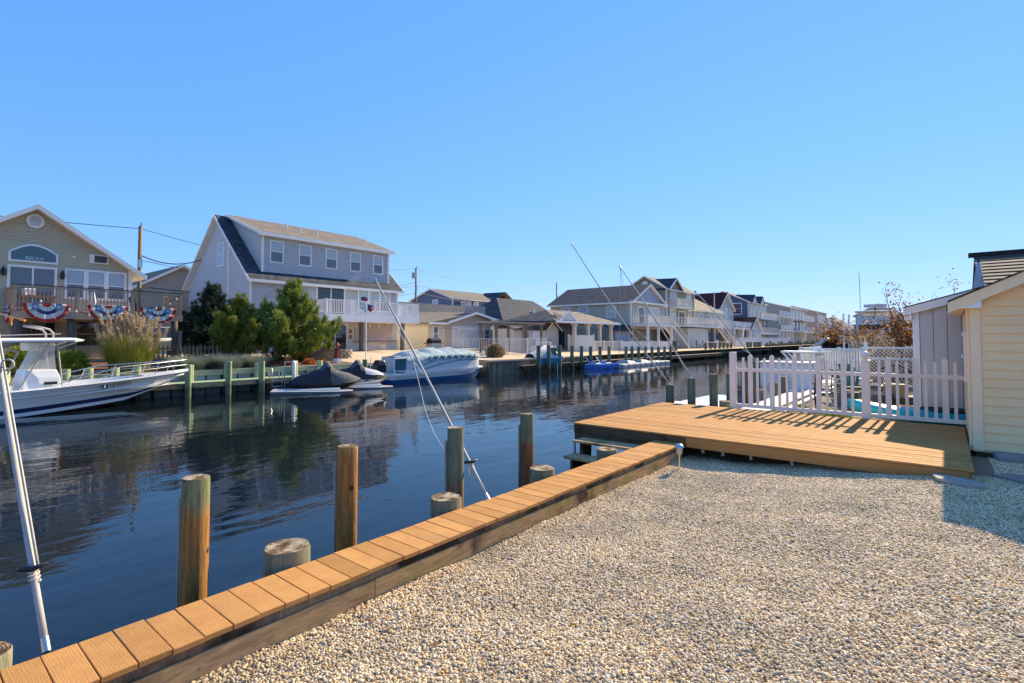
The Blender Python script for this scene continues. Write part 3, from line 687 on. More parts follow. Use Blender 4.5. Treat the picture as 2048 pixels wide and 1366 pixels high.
o = MB().lathe([(.30, 0), (.34, .02), (.34, .05), (.27, .055)], n=24).build('gable_vent', WHITE, gh, loc=(4.74, 33.47, 7.33), rot=(R(90), 0, 0), auto=30)
sl_ = MB()
for k in range(5): sl_.box(-.22+.03*abs(k-2), .22-.03*abs(k-2), -.19+k*.09, -.15+k*.09, .056, .075)
sl_.build('louvre', M('louvre_grey', (.45, .44, .43), .6), o)
# arched transom with lettering
ax0, ax1, az0, az1 = 3.93, 5.53, 5.42, 6.13
def arch(off, ztop, zside):
    pts = [(ax0+off, az0+off), (ax1-off, az0+off), (ax1-off, zside)]
    for k in range(1, 12): a = k/12; u = ax1-off-(ax1-ax0-2*off)*a; pts.append((u, zside+(ztop-zside)*math.sin(math.pi*a)))
    return pts+[(ax0+off, zside)]
tw = flat(gh, WHITE, WG, arch(-.09, az1+.09, 5.80), 'arched_window', 0, .06)
flat(tw, glass('tinted_teal_glass', (.05, .10, .12), .08), WG, arch(0, az1, 5.78), 'pane', .061, .068)
def text(parent, body, size, m, loc, rot, name='lettering', ext=.004, al='CENTER'):
    cu = bpy.data.curves.new(name, 'FONT'); cu.body = body; cu.size = size; cu.extrude = ext; cu.align_x = al
    ob = bpy.data.objects.new(name, cu); COL.objects.link(ob); bpy.context.view_layer.update()
    me = bpy.data.meshes.new_from_object(ob.evaluated_get(bpy.context.evaluated_depsgraph_get())); bpy.data.objects.remove(ob)
    return link(name, me, m, parent, loc, rot)
text(tw, 'RELAX', .22, M('pale_blue_letters', (.45, .62, .66), .6), (4.75, 33.43, 5.46), (R(90), 0, 0))
BLIND = glass('blinds_pale', (.36, .42, .48), .2); LOWG = glass('pane_grey', (.10, .12, .14), .06)
window(gh, WG, 3.92, 5.50, 3.02, 5.08, .10, LOWG, 2, 1, name='sliding_door')
for a, b in ((5.98, 6.62), (6.82, 7.46), (7.66, 8.32)): window(gh, WG, a, b, 3.78, 5.10, .10, [LOWG, BLIND])
ac = wbox(MB(), WG, 6.83, 7.60, 5.55, 6.0, 0, .12).build('air_conditioner', WHITE, gh); wbox(MB(), WG, 7.02, 7.54, 5.61, 5.95, .12, .135).build('grille', M('ac_grille', (.08, .08, .085), .6), ac)
for x_ in (3.68, 5.78):
    l_ = MB().lathe([(.02, 0), (.09, .05), (.10, .28), (.05, .34), (.02, .45)], (x_, 33.36, 4.62), 8).build('wall_lantern', BLACK, gh)
fl = MB().lathe([(.05, 0), (.1, .04), (.1, .08), (.03, .11)], (6.2, 33.42, 5.72), 10).build('flood_light', WHITE, gh)
for a, b, z0, z1, nm in ((4.05, 4.75, 1.0, 2.35, 'window'), (6.4, 7.35, 1.35, 2.55, 'window'), (4.85, 5.6, .7, 2.5, 'door')): window(gh, WG, a, b, z0, z1, .09, GLASSD, 1, 2 if nm == 'window' else 1, fm=M('tan_trim', (.42, .36, .28), .6), name=nm)
# raised deck
WOODG = M('weathered_deck_wood', (.42, .29, .20), .85, var=.3, st=(1, 1, 6), vs=3); WOODD = M('dark_handrail', (.07, .05, .04), .8, var=.3)
MB().box(3.78, 10.25, 31.0, 33.46, 2.83, 2.95).build('deck_floor', WOODG, gh); MB().box(3.74, 10.29, 30.94, 30.99, 2.62, 2.95).build('rim_board', WOODG, gh)
MB().box(3.72, 3.77, 31.0, 33.4, 2.62, 2.95).build('rim_board', WOODG, gh)
for a, b in (((3.82, 31.05, 2.95), (10.2, 31.05, 2.95)), ((3.82, 31.12, 2.95), (3.82, 33.4, 2.95)), ((10.2, 31.12, 2.95), (10.2, 33.4, 2.95))):
    railing(gh, a, b, 1.06, WOODG, .135, .04, .1, 4 if a[0] != b[0] else 2)
MB().box(3.72, 10.3, 30.99, 31.12, 4.065, 4.10).build('handrail_cap', WOODD, gh)
LOG = M('log_post', (.15, .115, .09), .9, var=.4, st=(5, 5, 1), vs=4, bump=.02)
for x_ in (3.95, 5.75, 10.0): MB().tube([(x_, 31.25, .3), (x_+.03, 31.25, 1.6), (x_, 31.25, 2.82)], [.17, .14, .15], 12).build('deck_post', LOG, gh, smooth=True)
# porch furniture, a glimpse through the balusters
tb = thing('porch_table', 'wooden table with a white cooler on the green house deck', 'table', (4.75, 32.2, 2.95))
MB().box(-.6, .6, -.35, .35, .68, .73).build('table_top', M('orange_wood', (.42, .2, .08), .6), tb)
for a in (-.5, .5):
    for b in (-.28, .28): MB().box(a-.03, a+.03, b-.03, b+.03, 0, .679).build('leg', M('orange_wood', (.42, .2, .08)), tb)
tag(MB().box(4.2, 4.65, 32.0, 32.4, 3.7, 4.0).build('cooler', WHITE, bevel=.04), 'white cooler on the porch table of the green house', 'cooler')
for k, x_ in enumerate((7.2, 8.9)):
    c = thing('lounge_chair', ('white', 'black')[k]+' framed lounge chair on the green house deck', 'chair', (x_, 32.1, 2.95), .2, 'chairs on the green house deck'); cm = (WHITE, BLACK)[k]
    MB().box(-.35, .35, -.3, .3, .36, .42).build('seat', cm, c); MB().beam((-.35, .3, .4), (-.35, .55, 1.0), .6, .05, up=(1, 0, 0)).build('backrest', cm, c)
    for a in (-.3, .3):
        for b in (-.25, .25): MB().box(a-.02, a+.02, b-.02, b+.02, 0, .359).build('leg', cm, c)
# bunting
BR = M('bunting_red', (.42, .035, .03), .8, var=.2); BW = M('bunting_white', (.62, .60, .56), .8, var=.1); BB = M('bunting_blue', (.035, .06, .16), .8, var=.2); BB2 = M('bunting_blue_pale', (.12, .2, .36), .8, var=.2)
def fan(parent, r0, r1, m, name, a0=0, a1=math.pi, n=40, z=0, off=0):
    mb = MB()
    for k in range(n+1):
        a = a0+(a1-a0)*k/n
        for i, r in enumerate((r0, (r0+r1)/2, r1)): mb.v.append((r*math.cos(a), -off-.05*math.sin(a*12)*r-.02, -r*math.sin(a)*1.02))
    for k in range(n):
        for i in range(2): mb.f.append((k*3+i, k*3+i+1, k*3+4+i, k*3+3+i))
    return mb.build(name, m, parent, fix=False)
def bunting(x, y, z, R_, rz, label):
    t = thing('bunting_fan', label, 'bunting', (x, y, z), rz, 'bunting fans on the green house rail')
    for r0, r1, m, nm in ((0, .2, BR, 'red_centre'), (.2, .42, BW, 'white_band'), (.42, .60, BB, 'blue_band'), (.60, .84, BW, 'white_band'), (.84, 1.0, BR, 'red_band')): fan(t, r0*R_, r1*R_, m, nm)
    for s_ in (-1, 1):
        q = MB().box(s_*.5*R_-.11, s_*.5*R_+.11, -.075, -.068, -.30, -.0).build('star_panel', BB2, t)
        pts = [((.075 if k % 2 == 0 else .03)*math.sin(k*math.pi/5), (.075 if k % 2 == 0 else .03)*math.cos(k*math.pi/5)) for k in range(10)]
        MB().prism([(s_*.5*R_+a, -.08, -.15+b) for a, b in pts], (0, .004, 0)).build('star', BW, q)
    return t
bunting(4.85, 30.92, 3.28, .80, 0, 'bunting fan hung farthest from the evergreen trees'); bunting(7.09, 30.92, 3.30, .80, 0, 'bunting fan above the pampas plumes, middle of the rail')
bunting(9.16, 30.92, 3.28, .80, 0, 'bunting fan on the deck end towards the evergreen trees'); bunting(3.70, 32.0, 3.25, .8, R(-90), 'bunting fan on the side rail, round the deck corner')
def string_light(label, pts, n, group='strings of bulb lights', sag=.15):
    t = thing('string_light', label, 'string light', tuple(pts[0]), 0, group); B = Vector(pts[0]); allp = []
    for a, b in zip(pts[:-1], pts[1:]): allp += bez(a, b, (0, 0, -sag), 8)
    MB().tube([p-B for p in allp], .012, 5).build('cable', BLACK, t)
    bm0 = MB().lathe([(.012, .05), (.016, .03), (.045, -.02), (.038, -.065), (.004, -.085)], n=8).mesh('bulb', True)
    for k in range(n):
        f_ = (k+.5)/n*(len(allp)-1); i = int(f_); p = allp[i].lerp(allp[min(i+1, len(allp)-1)], f_-i)-B
        link('bulb', bm0, M('bulb_glass', (.75, .72, .62), .15), t, p-Vector((0, 0, .03)))
string_light('string of round bulbs along the green house deck rail', [Vector((3.9, 30.88, 3.9)), Vector((5.7, 30.88, 3.1)), Vector((7.4, 30.88, 2.9)), Vector((9.0, 30.88, 3.3)), Vector((10.1, 30.88, 4.0))], 16)
# string light hung between grey house balcony and posts is added with that house

# ================================================================== GREY HOUSE
GREYS = M('blue_grey_siding', (.47, .485, .52), .6, var=.05); GREYK = shake_mat('blue_grey_shakes', (.47, .485, .52), .2, .19)
hb = thing('grey_house', 'large blue-grey house with a long five-window dormer and white balcony', 'house', (0, 0, 0))
HX0, HX1, HY0, HY1, HYR, HE, HR = 16.5, 29.1, 37.0, 48.4, 42.7, 6.2, 11.15
WN, WL = wY(HY0), wXn(HX0)
MB().box(HX0+.01, HX1, HY0+.01, HY1, .4, HE-.1).build('wall', GREYS, hb)
MB().prism([(HX0+.01, HY0+.02, HE-.11), (HX0+.01, HY1, HE-.11), (HX0+.01, HYR, HR-.2)], (HX1-HX0-.02, 0, 0)).build('gable_wall', GREYS, hb)
siding(hb, GREYK, WN, [(HX0, 3.3), (HX1, 3.3), (HX1, HE), (HX0, HE)], .19)
flat(hb, M('pale_grey_wall', (.62, .61, .60), .7, var=.08), WN, [(HX0, .4), (HX1, .4), (HX1, 3.29), (HX0, 3.29)], 'lower_wall')
siding(hb, M('pale_lap_siding', (.52, .53, .55), .6, var=.05), WL, [(HY0, .6), (HY1, .6), (HY1, HE), (HYR, HR-.1), (HY0, HE)], .15)
gable_roof_x(hb, HX0-.35, HX1+.3, HY0, HY1, HE, HR, SH_BLK, TRIM, th=.14, oh=.45, yr=HYR)
wbox(MB(), WL, HY0-.02, HY0+.14, .6, HE-.3, 0, .05).build('corner_board', TRIM, hb); wbox(MB(), WN, HX1-.14, HX1+.02, .6, HE-.3, 0, .05).build('corner_board', TRIM, hb)
wbox(MB(), WL, 40.55, 40.68, 2.0, 8.9, 0, .1).build('downspout', TRIM, hb)
window(hb, WL, 41.6, 42.55, 7.25, 8.85, .1, BLIND)
# dormer
DXa, DXb, DY, DZ0, DZ1 = 17.3, 28.4, 37.35, 6.35, 9.30
WD = wY(DY); MB().prism([(DXa+.01, DY+.02, DZ0-.2), (DXa+.01, DY+.02, DZ1), (DXa+.01, HYR, HR-.1), (DXa+.01, HYR, DZ0-.2)], (DXb-DXa-.02, 0, 0)).build('dormer_wall', GREYS, hb)
siding(hb, GREYK, WD, [(DXa, DZ0-.1), (DXb, DZ0-.1), (DXb, DZ1), (DXa, DZ1)], .19)
siding(hb, M('dormer_cheek_siding', (.50, .51, .53), .6, var=.05), wXn(DXa), [(DY, DZ0), (DY, DZ1), (HYR-.1, HR-.12)], .15, 'cheek_siding')
sl2 = (HR+.06-DZ1)/(HYR-DY)
slab(hb, [(DXa-.3, DY-.4, DZ1-.4*sl2+.12), (DXb+.3, DY-.4, DZ1-.4*sl2+.12), (DXb+.3, HYR+.05, HR+.18), (DXa-.3, HYR+.05, HR+.18)], .13, SH_TAN, 'dormer_roof')
MB().box(DXa-.32, DXb+.32, DY-.44, DY-.395, DZ1-.4*sl2-.14, DZ1-.4*sl2+.11).build('eave_board', TRIM, hb)
MB().prism([(DXa-.33, DY-.4, DZ1-.4*sl2+.13), (DXa-.33, HYR, HR+.18), (DXa-.33, HYR, HR-.02), (DXa-.33, DY-.4, DZ1-.4*sl2-.1)], (.028, 0, 0)).build('rake_board', TRIM, hb)
MB().box(DXa-.3, DXb+.3, DY-.36, DY-.03, DZ1-.24, DZ1-.21).build('soffit', TRIM, hb)
for x_, t_ in ((DXa, 1), (DXb-.16, 1)): wbox(MB(), WD, x_, x_+.16, DZ0, DZ1-.2, 0, .05).build('corner_board', TRIM, hb)
for k, x_ in enumerate((17.98, 20.17, 22.38, 24.58, 26.80)): window(hb, WD, x_, x_+.86, 7.28, 8.74, .08, [LOWG, BLIND])
VENT = M('vent_pipe', (.6, .58, .55), .5)
for x_, y_ in ((20.6, 40.2), (21.3, 39.4), (23.0, 39.8), (27.2, 39.2)):
    z_ = DZ1+(y_-DY)*sl2; MB().tube([(x_, y_, z_), (x_, y_, z_+.55)], .05, 8).build('vent_pipe', VENT, hb)
window(hb, WN, 21.45, 23.75, 3.62, 5.78, .09, GLASSD, 2, 1, name='sliding_door')
for k in range(3): window(hb, WN, 25.12+k*1.08, 26.02+k*1.08, 4.05, 5.78, .08, [LOWG, BLIND])
window(hb, WN, 22.0, 24.0, .75, 2.85, .09, GLASSD, 2, 1, name='sliding_door')
sv = flat(hb, M('hatch_panel', (.47, .42, .40), .6, var=.1), WN, [(24.75, 1.75), (28.5, 1.75), (28.5, 2.9), (24.75, 2.9)], 'bar_hatch', .02, .06)
MB().box(24.6, 28.9, 36.62, 36.93, 1.46, 1.52).build('bar_shelf', M('brick_shelf', (.30, .13, .08), .7), hb)
wbox(MB(), WN, 27.3, 27.8, .85, 1.15, .02, .05).build('vent_grille', TRIM, hb)
for z_, s_ in ((1.7, .22), (2.15, .2)): wbox(MB(), WN, 24.28, 24.28+s_, z_, z_+.3, .02, .06).build('wall_plaque', M('rust_plaque', (.25, .1, .05), .6), hb)
# balcony
MB().box(20.7, 29.35, 34.5, 36.97, 3.40, 3.55).build('balcony_floor', TRIM, hb); MB().box(20.64, 29.41, 34.44, 34.49, 2.98, 3.55).build('balcony_fascia', WHITE, hb)
MB().box(20.64, 20.69, 34.5, 36.97, 2.98, 3.55).build('balcony_fascia', WHITE, hb); MB().box(29.36, 29.41, 34.5, 36.97, 2.98, 3.55).build('balcony_fascia', WHITE, hb)
MB().box(20.7, 29.35, 34.5, 36.97, 2.98, 3.02).build('balcony_ceiling', TRIM, hb)
railing(hb, (20.75, 34.56, 3.55), (29.3, 34.56, 3.55), 1.03, WHITE, .14, .045, .13, 5); railing(hb, (20.75, 34.7, 3.55), (20.75, 36.9, 3.55), 1.03, WHITE, .14, .045, .12, 2); railing(hb, (29.3, 34.7, 3.55), (29.3, 36.9, 3.55), 1.03, WHITE, .14, .045, .12, 2)
for x_ in (23.95, 27.95): MB().box(x_-.13, x_+.13, 34.75, 35.0, .4, 2.97).build('balcony_post', LOG, hb, bevel=.01)
pa = MB().box(17, 30, 32.5, 37, .3, .62).build('patio', M('green_patio', (.17, .22, .19), .8, var=.15)); pa['kind'] = 'structure'
string_light('string of bulbs swagged under the grey house balcony', [Vector((21.0, 34.35, 3.0)), Vector((24, 34.3, 2.75)), Vector((27, 34.3, 3.0)), Vector((29.4, 34.3, 2.9)), Vector((33, 33.5, 2.6)), Vector((38.5, 33.5, 3.0))], 20)

# ================================================================== far docks and bulkheads
GRNP = M('green_dock_paint', (.30, .38, .22), .75, var=.14, vs=1.2); GRNW = M('green_grey_timber', (.36, .36, .24), .85, var=.3, st=(.6, 4, 4)); VSH = M('vinyl_sheet_blue', (.40, .43, .45), .5, var=.25, vs=1.5)
gd = thing('green_dock', 'long low dock painted pale green below the evergreen trees', 'dock', (0, 0, 0))
for k in range(7): MB().box(-14+k*4.6, -9.406+k*4.6, 24.95, 26.25, -.24, -.18).build('deck_panel', GRNP, gd)
MB().box(-14, 18.2, 24.88, 24.94, -.40, -.185).build('fascia_board', TIMB, gd); MB().box(-14, 18.2, 25.5, 25.6, -.44, -.241).build('stringer', TIMBD, gd)
fb = thing('far_bulkhead', 'green-capped bulkhead with blue-grey sheeting behind the green dock', 'bulkhead', (0, 0, 0))
for k in range(46): MB().box(-14+k*.7, -13.4+k*.7, 26.33-(k % 2)*.06, 26.45, -1.6, .06).build('sheet_pile', VSH, fb)
MB().box(-14, 18.4, 26.18, 26.26, .03, .20).build('wale', GRNW, fb); MB().box(-14, 18.4, 26.22, 26.6, .205, .27).build('cap', GRNW, fb)
PG_ = pile_mat('pile_painted_green', (.34, .37, .20), (.19, .19, .10), -.5, -.1)
for k, (x_, w_) in enumerate(((8.5, .62), (10.12, .70), (11.6, .66), (13.2, .64))):
    pile(x_, 24.78, w_, .13, PG_, ['pale green dock piling at the bow of the white motorboat', 'pale green dock piling between the motorboat bow and the ladder', 'pale green dock piling beside the dock ladder', 'pale green dock piling with a white pipe, next to the jet skis'][k], 'pale green pilings on the far dock', n=12)
wp = MB().tube([(13.05, 24.55, -2), (13.05, 24.55, .5), (13.1, 24.6, .58)], .085, 12).build('white_pipe', WHITE, smooth=True); tag(wp, 'white plastic pipe sleeve standing beside the dock by the jet skis', 'pipe')
for k, x_ in enumerate((1.5, 3.0, 4.7, 5.4, 6.25, 7.0, 9.0, 10.6, 12.0, 13.9, 15.3)):
    pile(x_, 26.06, .55, .15, PG_, 'green cut-off piling against the far bulkhead', 'green stub pilings against the far bulkhead', n=12, bottom=-1.6)
ld = thing('dock_ladder', 'aluminium ladder hooked on the edge of the green dock', 'ladder', (12.1, 24.8, -.2))
for a in (0, .5):
    MB().tube([(a, .3, .0), (a, .3, .45), (a, .15, .56), (a, 0, .45), (a, 0, -1.2)], .025, 8).build('side_rail', METAL, ld, smooth=True)
for k in range(4): MB().tube([(0, 0, -.1-k*.28), (.5, 0, -.1-k*.28)], .02, 6).build('rung', METAL, ld)
lr = thing('ladder_frame', 'tall aluminium ladder frame standing beside the dock ladder', 'ladder', (12.72, 24.8, -.2))
for a in (0, .62): MB().tube([(a, 0, -1.2), (a, 0, .78)], .028, 8).build('side_rail', METAL, lr)
for z_ in (.78, .45, -.25): MB().tube([(0, 0, z_), (.62, 0, z_)], .024, 6).build('rung', METAL, lr)

# ================================================================== white motorboat
HULL = M('gelcoat_white', (.82, .81, .79), .18, var=.03, spec=.5); NAVY = M('navy_stripe', (.015, .028, .10), .3); BOTT = M('bottom_paint', (.05, .055, .065), .6, var=.3)
mbt = thing('motorboat', 'white centre-console motorboat with a navy stripe and hard top', 'boat', (-.35, 23.25, -.8), R(7))
BL = 8.75
def hull_pt(s, t):
    """s stern->bow, t keel(0)->chine(.45)->sheer(1); returns x,y(half),z"""
    zs = .78+.40*s**1.6; bs = 1.32*(1-max(0, (s-.30)/.70)**2.3)**.85 if s < 1 else 0
    zc = -.02+.50*max(0, s-.25)**1.6; bc = 1.12*(1-max(0, (s-.05)/.95)**1.9) if s < 1 else 0
    zk = -.42+1.15*max(0, (s-.45)/.55)**2.6
    zk = min(zk, zs-.02); zc = max(zc, zk)
    if t < .45: q = t/.45; y = bc*q; z = zk+(zc-zk)*q
    else: q = (t-.45)/.55; fl_ = q**(1+1.3*s); y = bc+(bs-bc)*fl_; z = zc+(zs-zc)*q
    Lx = 6.75+2.0*min(1, max(0, (z+.1)/1.28))**1.1
    return (s*Lx, y, z)
S_ = [i/26 for i in range(27)]
def hull_band(t0, t1, n, name, m, off=0):
    for side in (1, -1):
        mb = MB(); secs = []
        for s in S_:
            sec = []
            for k in range(n+1):
                x_, y_, z_ = hull_pt(s, t0+(t1-t0)*k/n); sec.append((x_+off*.5, side*(y_+off), z_))
            secs.append(sec)
        mb.loft(secs); mb.build(name, m, mbt, auto=50)
hull_band(0, .45, 4, 'hull_bottom', BOTT); hull_band(.45, .86, 8, 'hull_side', HULL); hull_band(.86, 1.0, 3, 'sheer_band', HULL, .022)
hull_band(.53, .625, 1, 'waterline_stripe', NAVY, .006)
MB().quad((0, -1.32, .78), (0, 1.32, .78), (0, 1.12, -.02), (0, 0, -.42), (0, -1.12, -.02)).build('transom', HULL, mbt)
rub = [Vector((hull_pt(s, .86)[0], -hull_pt(s, .86)[1]-.02, hull_pt(s, .86)[2])) for s in S_]; MB().tube(rub, .022, 6).build('rub_rail', WHITE, mbt, smooth=True)
# gunwale deck and cockpit
dkm = MB(); n = len(S_)
for side in (1, -1):
    secs = []
    for s in S_:
        x_, y_, z_ = hull_pt(s, 1.0); secs.append([(x_, side*(y_+.02), z_), (x_, side*max(0, y_-.26), z_+.02), (x_, side*max(0, y_-.28), z_-.35 if s < .86 else z_+.02)])
    dkm.loft(secs)
dkm.build('gunwale', HULL, mbt, auto=40)
MB().loft([[(hull_pt(s, 1)[0], -max(0.0, hull_pt(s, 1)[1]-.27), .45+.25*s), (hull_pt(s, 1)[0], max(0.0, hull_pt(s, 1)[1]-.27), .45+.25*s)] for s in S_]).build('cockpit_floor', WHITE, mbt)
fo = [s for s in S_ if s >= .77]
MB().loft([[(hull_pt(s, 1)[0], -max(0.0, hull_pt(s, 1)[1]-.2), hull_pt(s, 1)[2]+.03), (hull_pt(s, 1)[0], 0, hull_pt(s, 1)[2]+.09), (hull_pt(s, 1)[0], max(0.0, hull_pt(s, 1)[1]-.2), hull_pt(s, 1)[2]+.03)] for s in fo]).build('foredeck', HULL, mbt, smooth=True)
con = MB().loft([[(3.35, -.5, .5), (4.45, -.5, .5), (4.45, .5, .5), (3.35, .5, .5)], [(3.45, -.48, 1.25), (4.4, -.46, 1.2), (4.4, .46, 1.2), (3.45, .48, 1.25)], [(3.5, -.45, 1.5), (4.3, -.42, 1.48), (4.3, .42, 1.48), (3.5, .45, 1.5)]], True).build('console', HULL, mbt, bevel=.03)
MB().box(3.95, 4.3, -.508, -.49, .98, 1.07).build('console_slot', BLACK, con)
CLR = NT('clear_vinyl'); CLR.p.inputs['Alpha'].default_value = .45; CLRM = CLR.done((.55, .58, .60), .08, 0, .6)
MB().loft([[(3.55, -.44, 1.5), (4.28, -.42, 1.48), (4.28, .42, 1.48), (3.55, .44, 1.5)], [(3.85, -.44, 2.3), (4.2, -.42, 2.3), (4.2, .42, 2.3), (3.85, .44, 2.3)]], True, False).build('windshield', CLRM, mbt)
MB().loft([[(x_, -w, z_) for x_, w, z_ in ((2.2, .95, 2.40), (4.6, .95, 2.42), (4.95, .6, 2.43))]+[(x_, w, z_) for x_, w, z_ in ((4.95, .6, 2.43), (4.6, .95, 2.42), (2.2, .95, 2.40))],
           [(x_, -w, z_) for x_, w, z_ in ((2.18, .97, 2.46), (4.62, .97, 2.48), (5.0, .6, 2.48))]+[(x_, w, z_) for x_, w, z_ in ((5.0, .6, 2.48), (4.62, .97, 2.48), (2.18, .97, 2.46))],
           [(x_, -w, z_) for x_, w, z_ in ((2.3, .85, 2.53), (4.5, .85, 2.55), (4.8, .5, 2.54))]+[(x_, w, z_) for x_, w, z_ in ((4.8, .5, 2.54), (4.5, .85, 2.55), (2.3, .85, 2.53))]], True).build('hard_top', HULL, mbt)
MB().box(3.55, 4.25, -.4, .4, 2.12, 2.39).build('electronics_box', WHITE, mbt, bevel=.03)
for y_ in (-.58, .58):
    for a, b in (((4.45, y_, .55), (4.25, y_, 2.40)), ((3.15, y_, .55), (4.05, y_, 2.40)), ((2.75, y_, .55), (3.25, y_, 2.1)), ((3.25, y_, 2.1), (2.3, y_, 2.38)), ((4.3, y_, 2.2), (4.85, y_*.9, 2.42))): MB().tube([a, b], .026, 8).build('top_frame', POLEW, mbt)
    MB().tube([(4.2, y_*.6, 2.53), (4.2, y_*.6, 2.7), (4.1, y_*.6, 2.83), (3.85, y_*.6, 2.9), (3.6, y_*.6, 2.95)], .032, 8).build('rod_holder', POLEW, mbt, smooth=True)
MB().tube([(1.0, -.7, 2.55), (4.3, -.7, 2.68)], .018, 6).build('outrigger', POLEW, mbt)
MB().box(2.55, 3.0, -.4, .4, .5, 1.0).build('helm_seat', WHITE, mbt, bevel=.05)
for side in (-1, 1):
    top = [Vector((hull_pt(s, 1)[0]+(.12 if s > .95 else 0), side*max(.04, hull_pt(s, 1)[1]-.08), hull_pt(s, 1)[2]+.12+.36*min(1, (s-.5)/.2))) for s in [.5+.02*k for k in range(25)]]
    MB().tube(top, .017, 6).build('bow_rail', METAL, mbt, smooth=True)
    mid = [Vector((p.x, p.y, p.z-.2)) for p in top[6:]]; MB().tube(mid, .010, 5).build('bow_rail', METAL, mbt, smooth=True)
    for k in (2, 8, 13, 18, 22): p = top[k]; MB().tube([p, (p.x-.14, p.y, hull_pt(.5+.02*k, 1)[2]+.02)], .014, 6).build('stanchion', METAL, mbt)
def on_hull(s, t, off): x_, y_, z_ = hull_pt(s, t); return Vector((x_, -y_-off, z_))
pA, pB = on_hull(.66, .90, .03), on_hull(.80, .90, .03); dirx = (pB-pA).normalized()
rot = Matrix((dirx, dirx.cross(Vector((0, -1, 0))).cross(dirx)*0+Vector((0, 0, 1)), dirx.cross(Vector((0, 0, 1))))).transposed().to_euler()
text(mbt, 'NJ 0069AT', .17, BLACK, pA+Vector((.25, -.06, -.03)), rot, 'registration', .003, 'LEFT')
sq = MB().box(-.1, .1, -.1, .1, -.003, .003).build('validation_sticker', NAVY, mbt, loc=pA+Vector((.10, -.045, .03)), rot=rot); MB().box(-.03, .03, -.05, .05, .0031, .005).build('sticker_mark', WHITE, sq)
ow = thing('orange_tipped_pole', 'boat whip pole with an orange tip and ribbons above the motorboat', 'mooring whip', tuple(at_d(-60, 612, 20))); B = ow.location.copy()
pe = at_d(50, 641, 19.5)-B; MB().tube([Vector((0, 0, 0)), pe*.9], [.03, .025], 8).build('pole', M('orange_yellow', (.62, .36, .14), .5), ow); MB().tube([pe*.9, pe], [.05, .045], 8).build('tip', M('orange_tape', (.75, .26, .04), .5), ow)
for k in range(4): MB().tube([pe*(.78-.02*k), pe*(.78-.02*k)+Vector((.04*(k-1), 0, -.22-.1*(k % 2)))], .018, 5).build('ribbon', M('orange_tape', (.75, .26, .04)), ow)

# ================================================================== jet skis on floating ramps
CVB = M('cover_black', (.030, .030, .033), .75, var=.3, bump=.06, bs=5); CVG = M('cover_grey', (.11, .105, .10), .8, var=.12, bump=.03, bs=5); PLAT = M('float_plastic', (.34, .335, .33), .6, var=.12)
def jetski(x, y, rz, label, flip=0):
    t = thing('jet_ski', label, 'jet ski', (x, y, -.8), rz, 'covered jet skis'); t.scale = (1.05, 1.1, 1.15)
    prof = [(0, .34, .26, .44), (.25, .44, .28, .60), (.6, .48, .28, .76), (.95, .48, .28, .82), (1.25, .48, .28, .90), (1.5, .48, .28, 1.22), (1.68, .50, .28, 1.20), (1.9, .51, .28, .88), (2.2, .50, .30, .80), (2.55, .44, .34, .70), (2.85, .30, .38, .58), (3.1, .10, .42, .47)]
    secs = []
    for i, (a, w, z0, z1) in enumerate(prof):
        sec = []
        for k in range(15):
            th = math.pi*k/14; c, s_ = math.cos(th), math.sin(th); hump = s_**(2.6 if z1 > 1 else 1.5)
            sec.append((a-1.5, w*(abs(c)**.75)*(1 if c >= 0 else -1)*(1.05 if k in (0, 14) else 1)+.012*math.sin(k*2.1+i*1.3), z0+(z1-z0)*hump+.015*math.sin(k*3+i*2)))
        secs.append(sec)
    MB().loft(secs[:7]).build('cover', CVB, t, smooth=True); MB().loft(secs[6:]).build('cover_front', CVG if flip == 0 else CVB, t, smooth=True)
    pk = [[(p[0], p[1]*1.02, p[2]+.012) for p in s_[5:10]] for s_ in secs[4:8]]; MB().loft(pk).build('cover_peak', CVG, t, smooth=True)
    if flip: MB().loft([[(p[0], p[1]*1.03, p[2]+.014) for p in s_[3:12]] for s_ in secs[7:11]]).build('cover_patch', M('cover_silver', (.45, .46, .48), .5, var=.15), t, smooth=True)
    hs = []
    for a, w, zk, zs in ((0, .45, .12, .34), (.6, .52, .05, .34), (1.5, .54, .0, .34), (2.2, .50, .04, .36), (2.7, .34, .14, .40), (3.15, .04, .36, .46)): hs.append([(a-1.5, -w, zs), (a-1.5, -w*.85, (zk+zs)/2), (a-1.5, 0, zk), (a-1.5, w*.85, (zk+zs)/2), (a-1.5, w, zs)])
    MB().loft(hs).build('hull', BLACK if flip == 0 else WHITE, t, smooth=True); MB().quad(*hs[0]).build('stern', BLACK, t)
def ramp(x, y, rz, label):
    t = thing('floating_ramp', label, 'float', (x, y, -.8), rz, 'floating jet ski ramps')
    MB().loft([[(-1.7, -.62, .0), (1.1, -.62, -.05), (1.75, -.3, -.05), (1.75, .3, -.05), (1.1, .62, -.05), (-1.7, .62, .0)], [(-1.7, -.72, .15), (1.1, -.7, .08), (1.9, -.32, .05), (1.9, .32, .05), (1.1, .7, .08), (-1.7, .72, .15)]], True).build('float_body', PLAT, t, bevel=.03)
    for a in (-.3, .3): MB().box(-1.6, 1.3, a-.05, a+.05, .10, .17).build('runner', WHITE, t)
ramp(13.05, 22.95, R(-32), 'pale grey floating ramp under the jet ski nearer the white pipe'); jetski(13.95, 23.25, R(-20), 'jet ski under a black and grey cover nearer the white pipe')
ramp(15.6, 23.2, R(-32), 'pale grey floating ramp under the jet ski nearer the pontoon boat'); jetski(15.95, 23.7, R(-22), 'jet ski under a black cover with silver patch nearer the pontoon boat', 1)

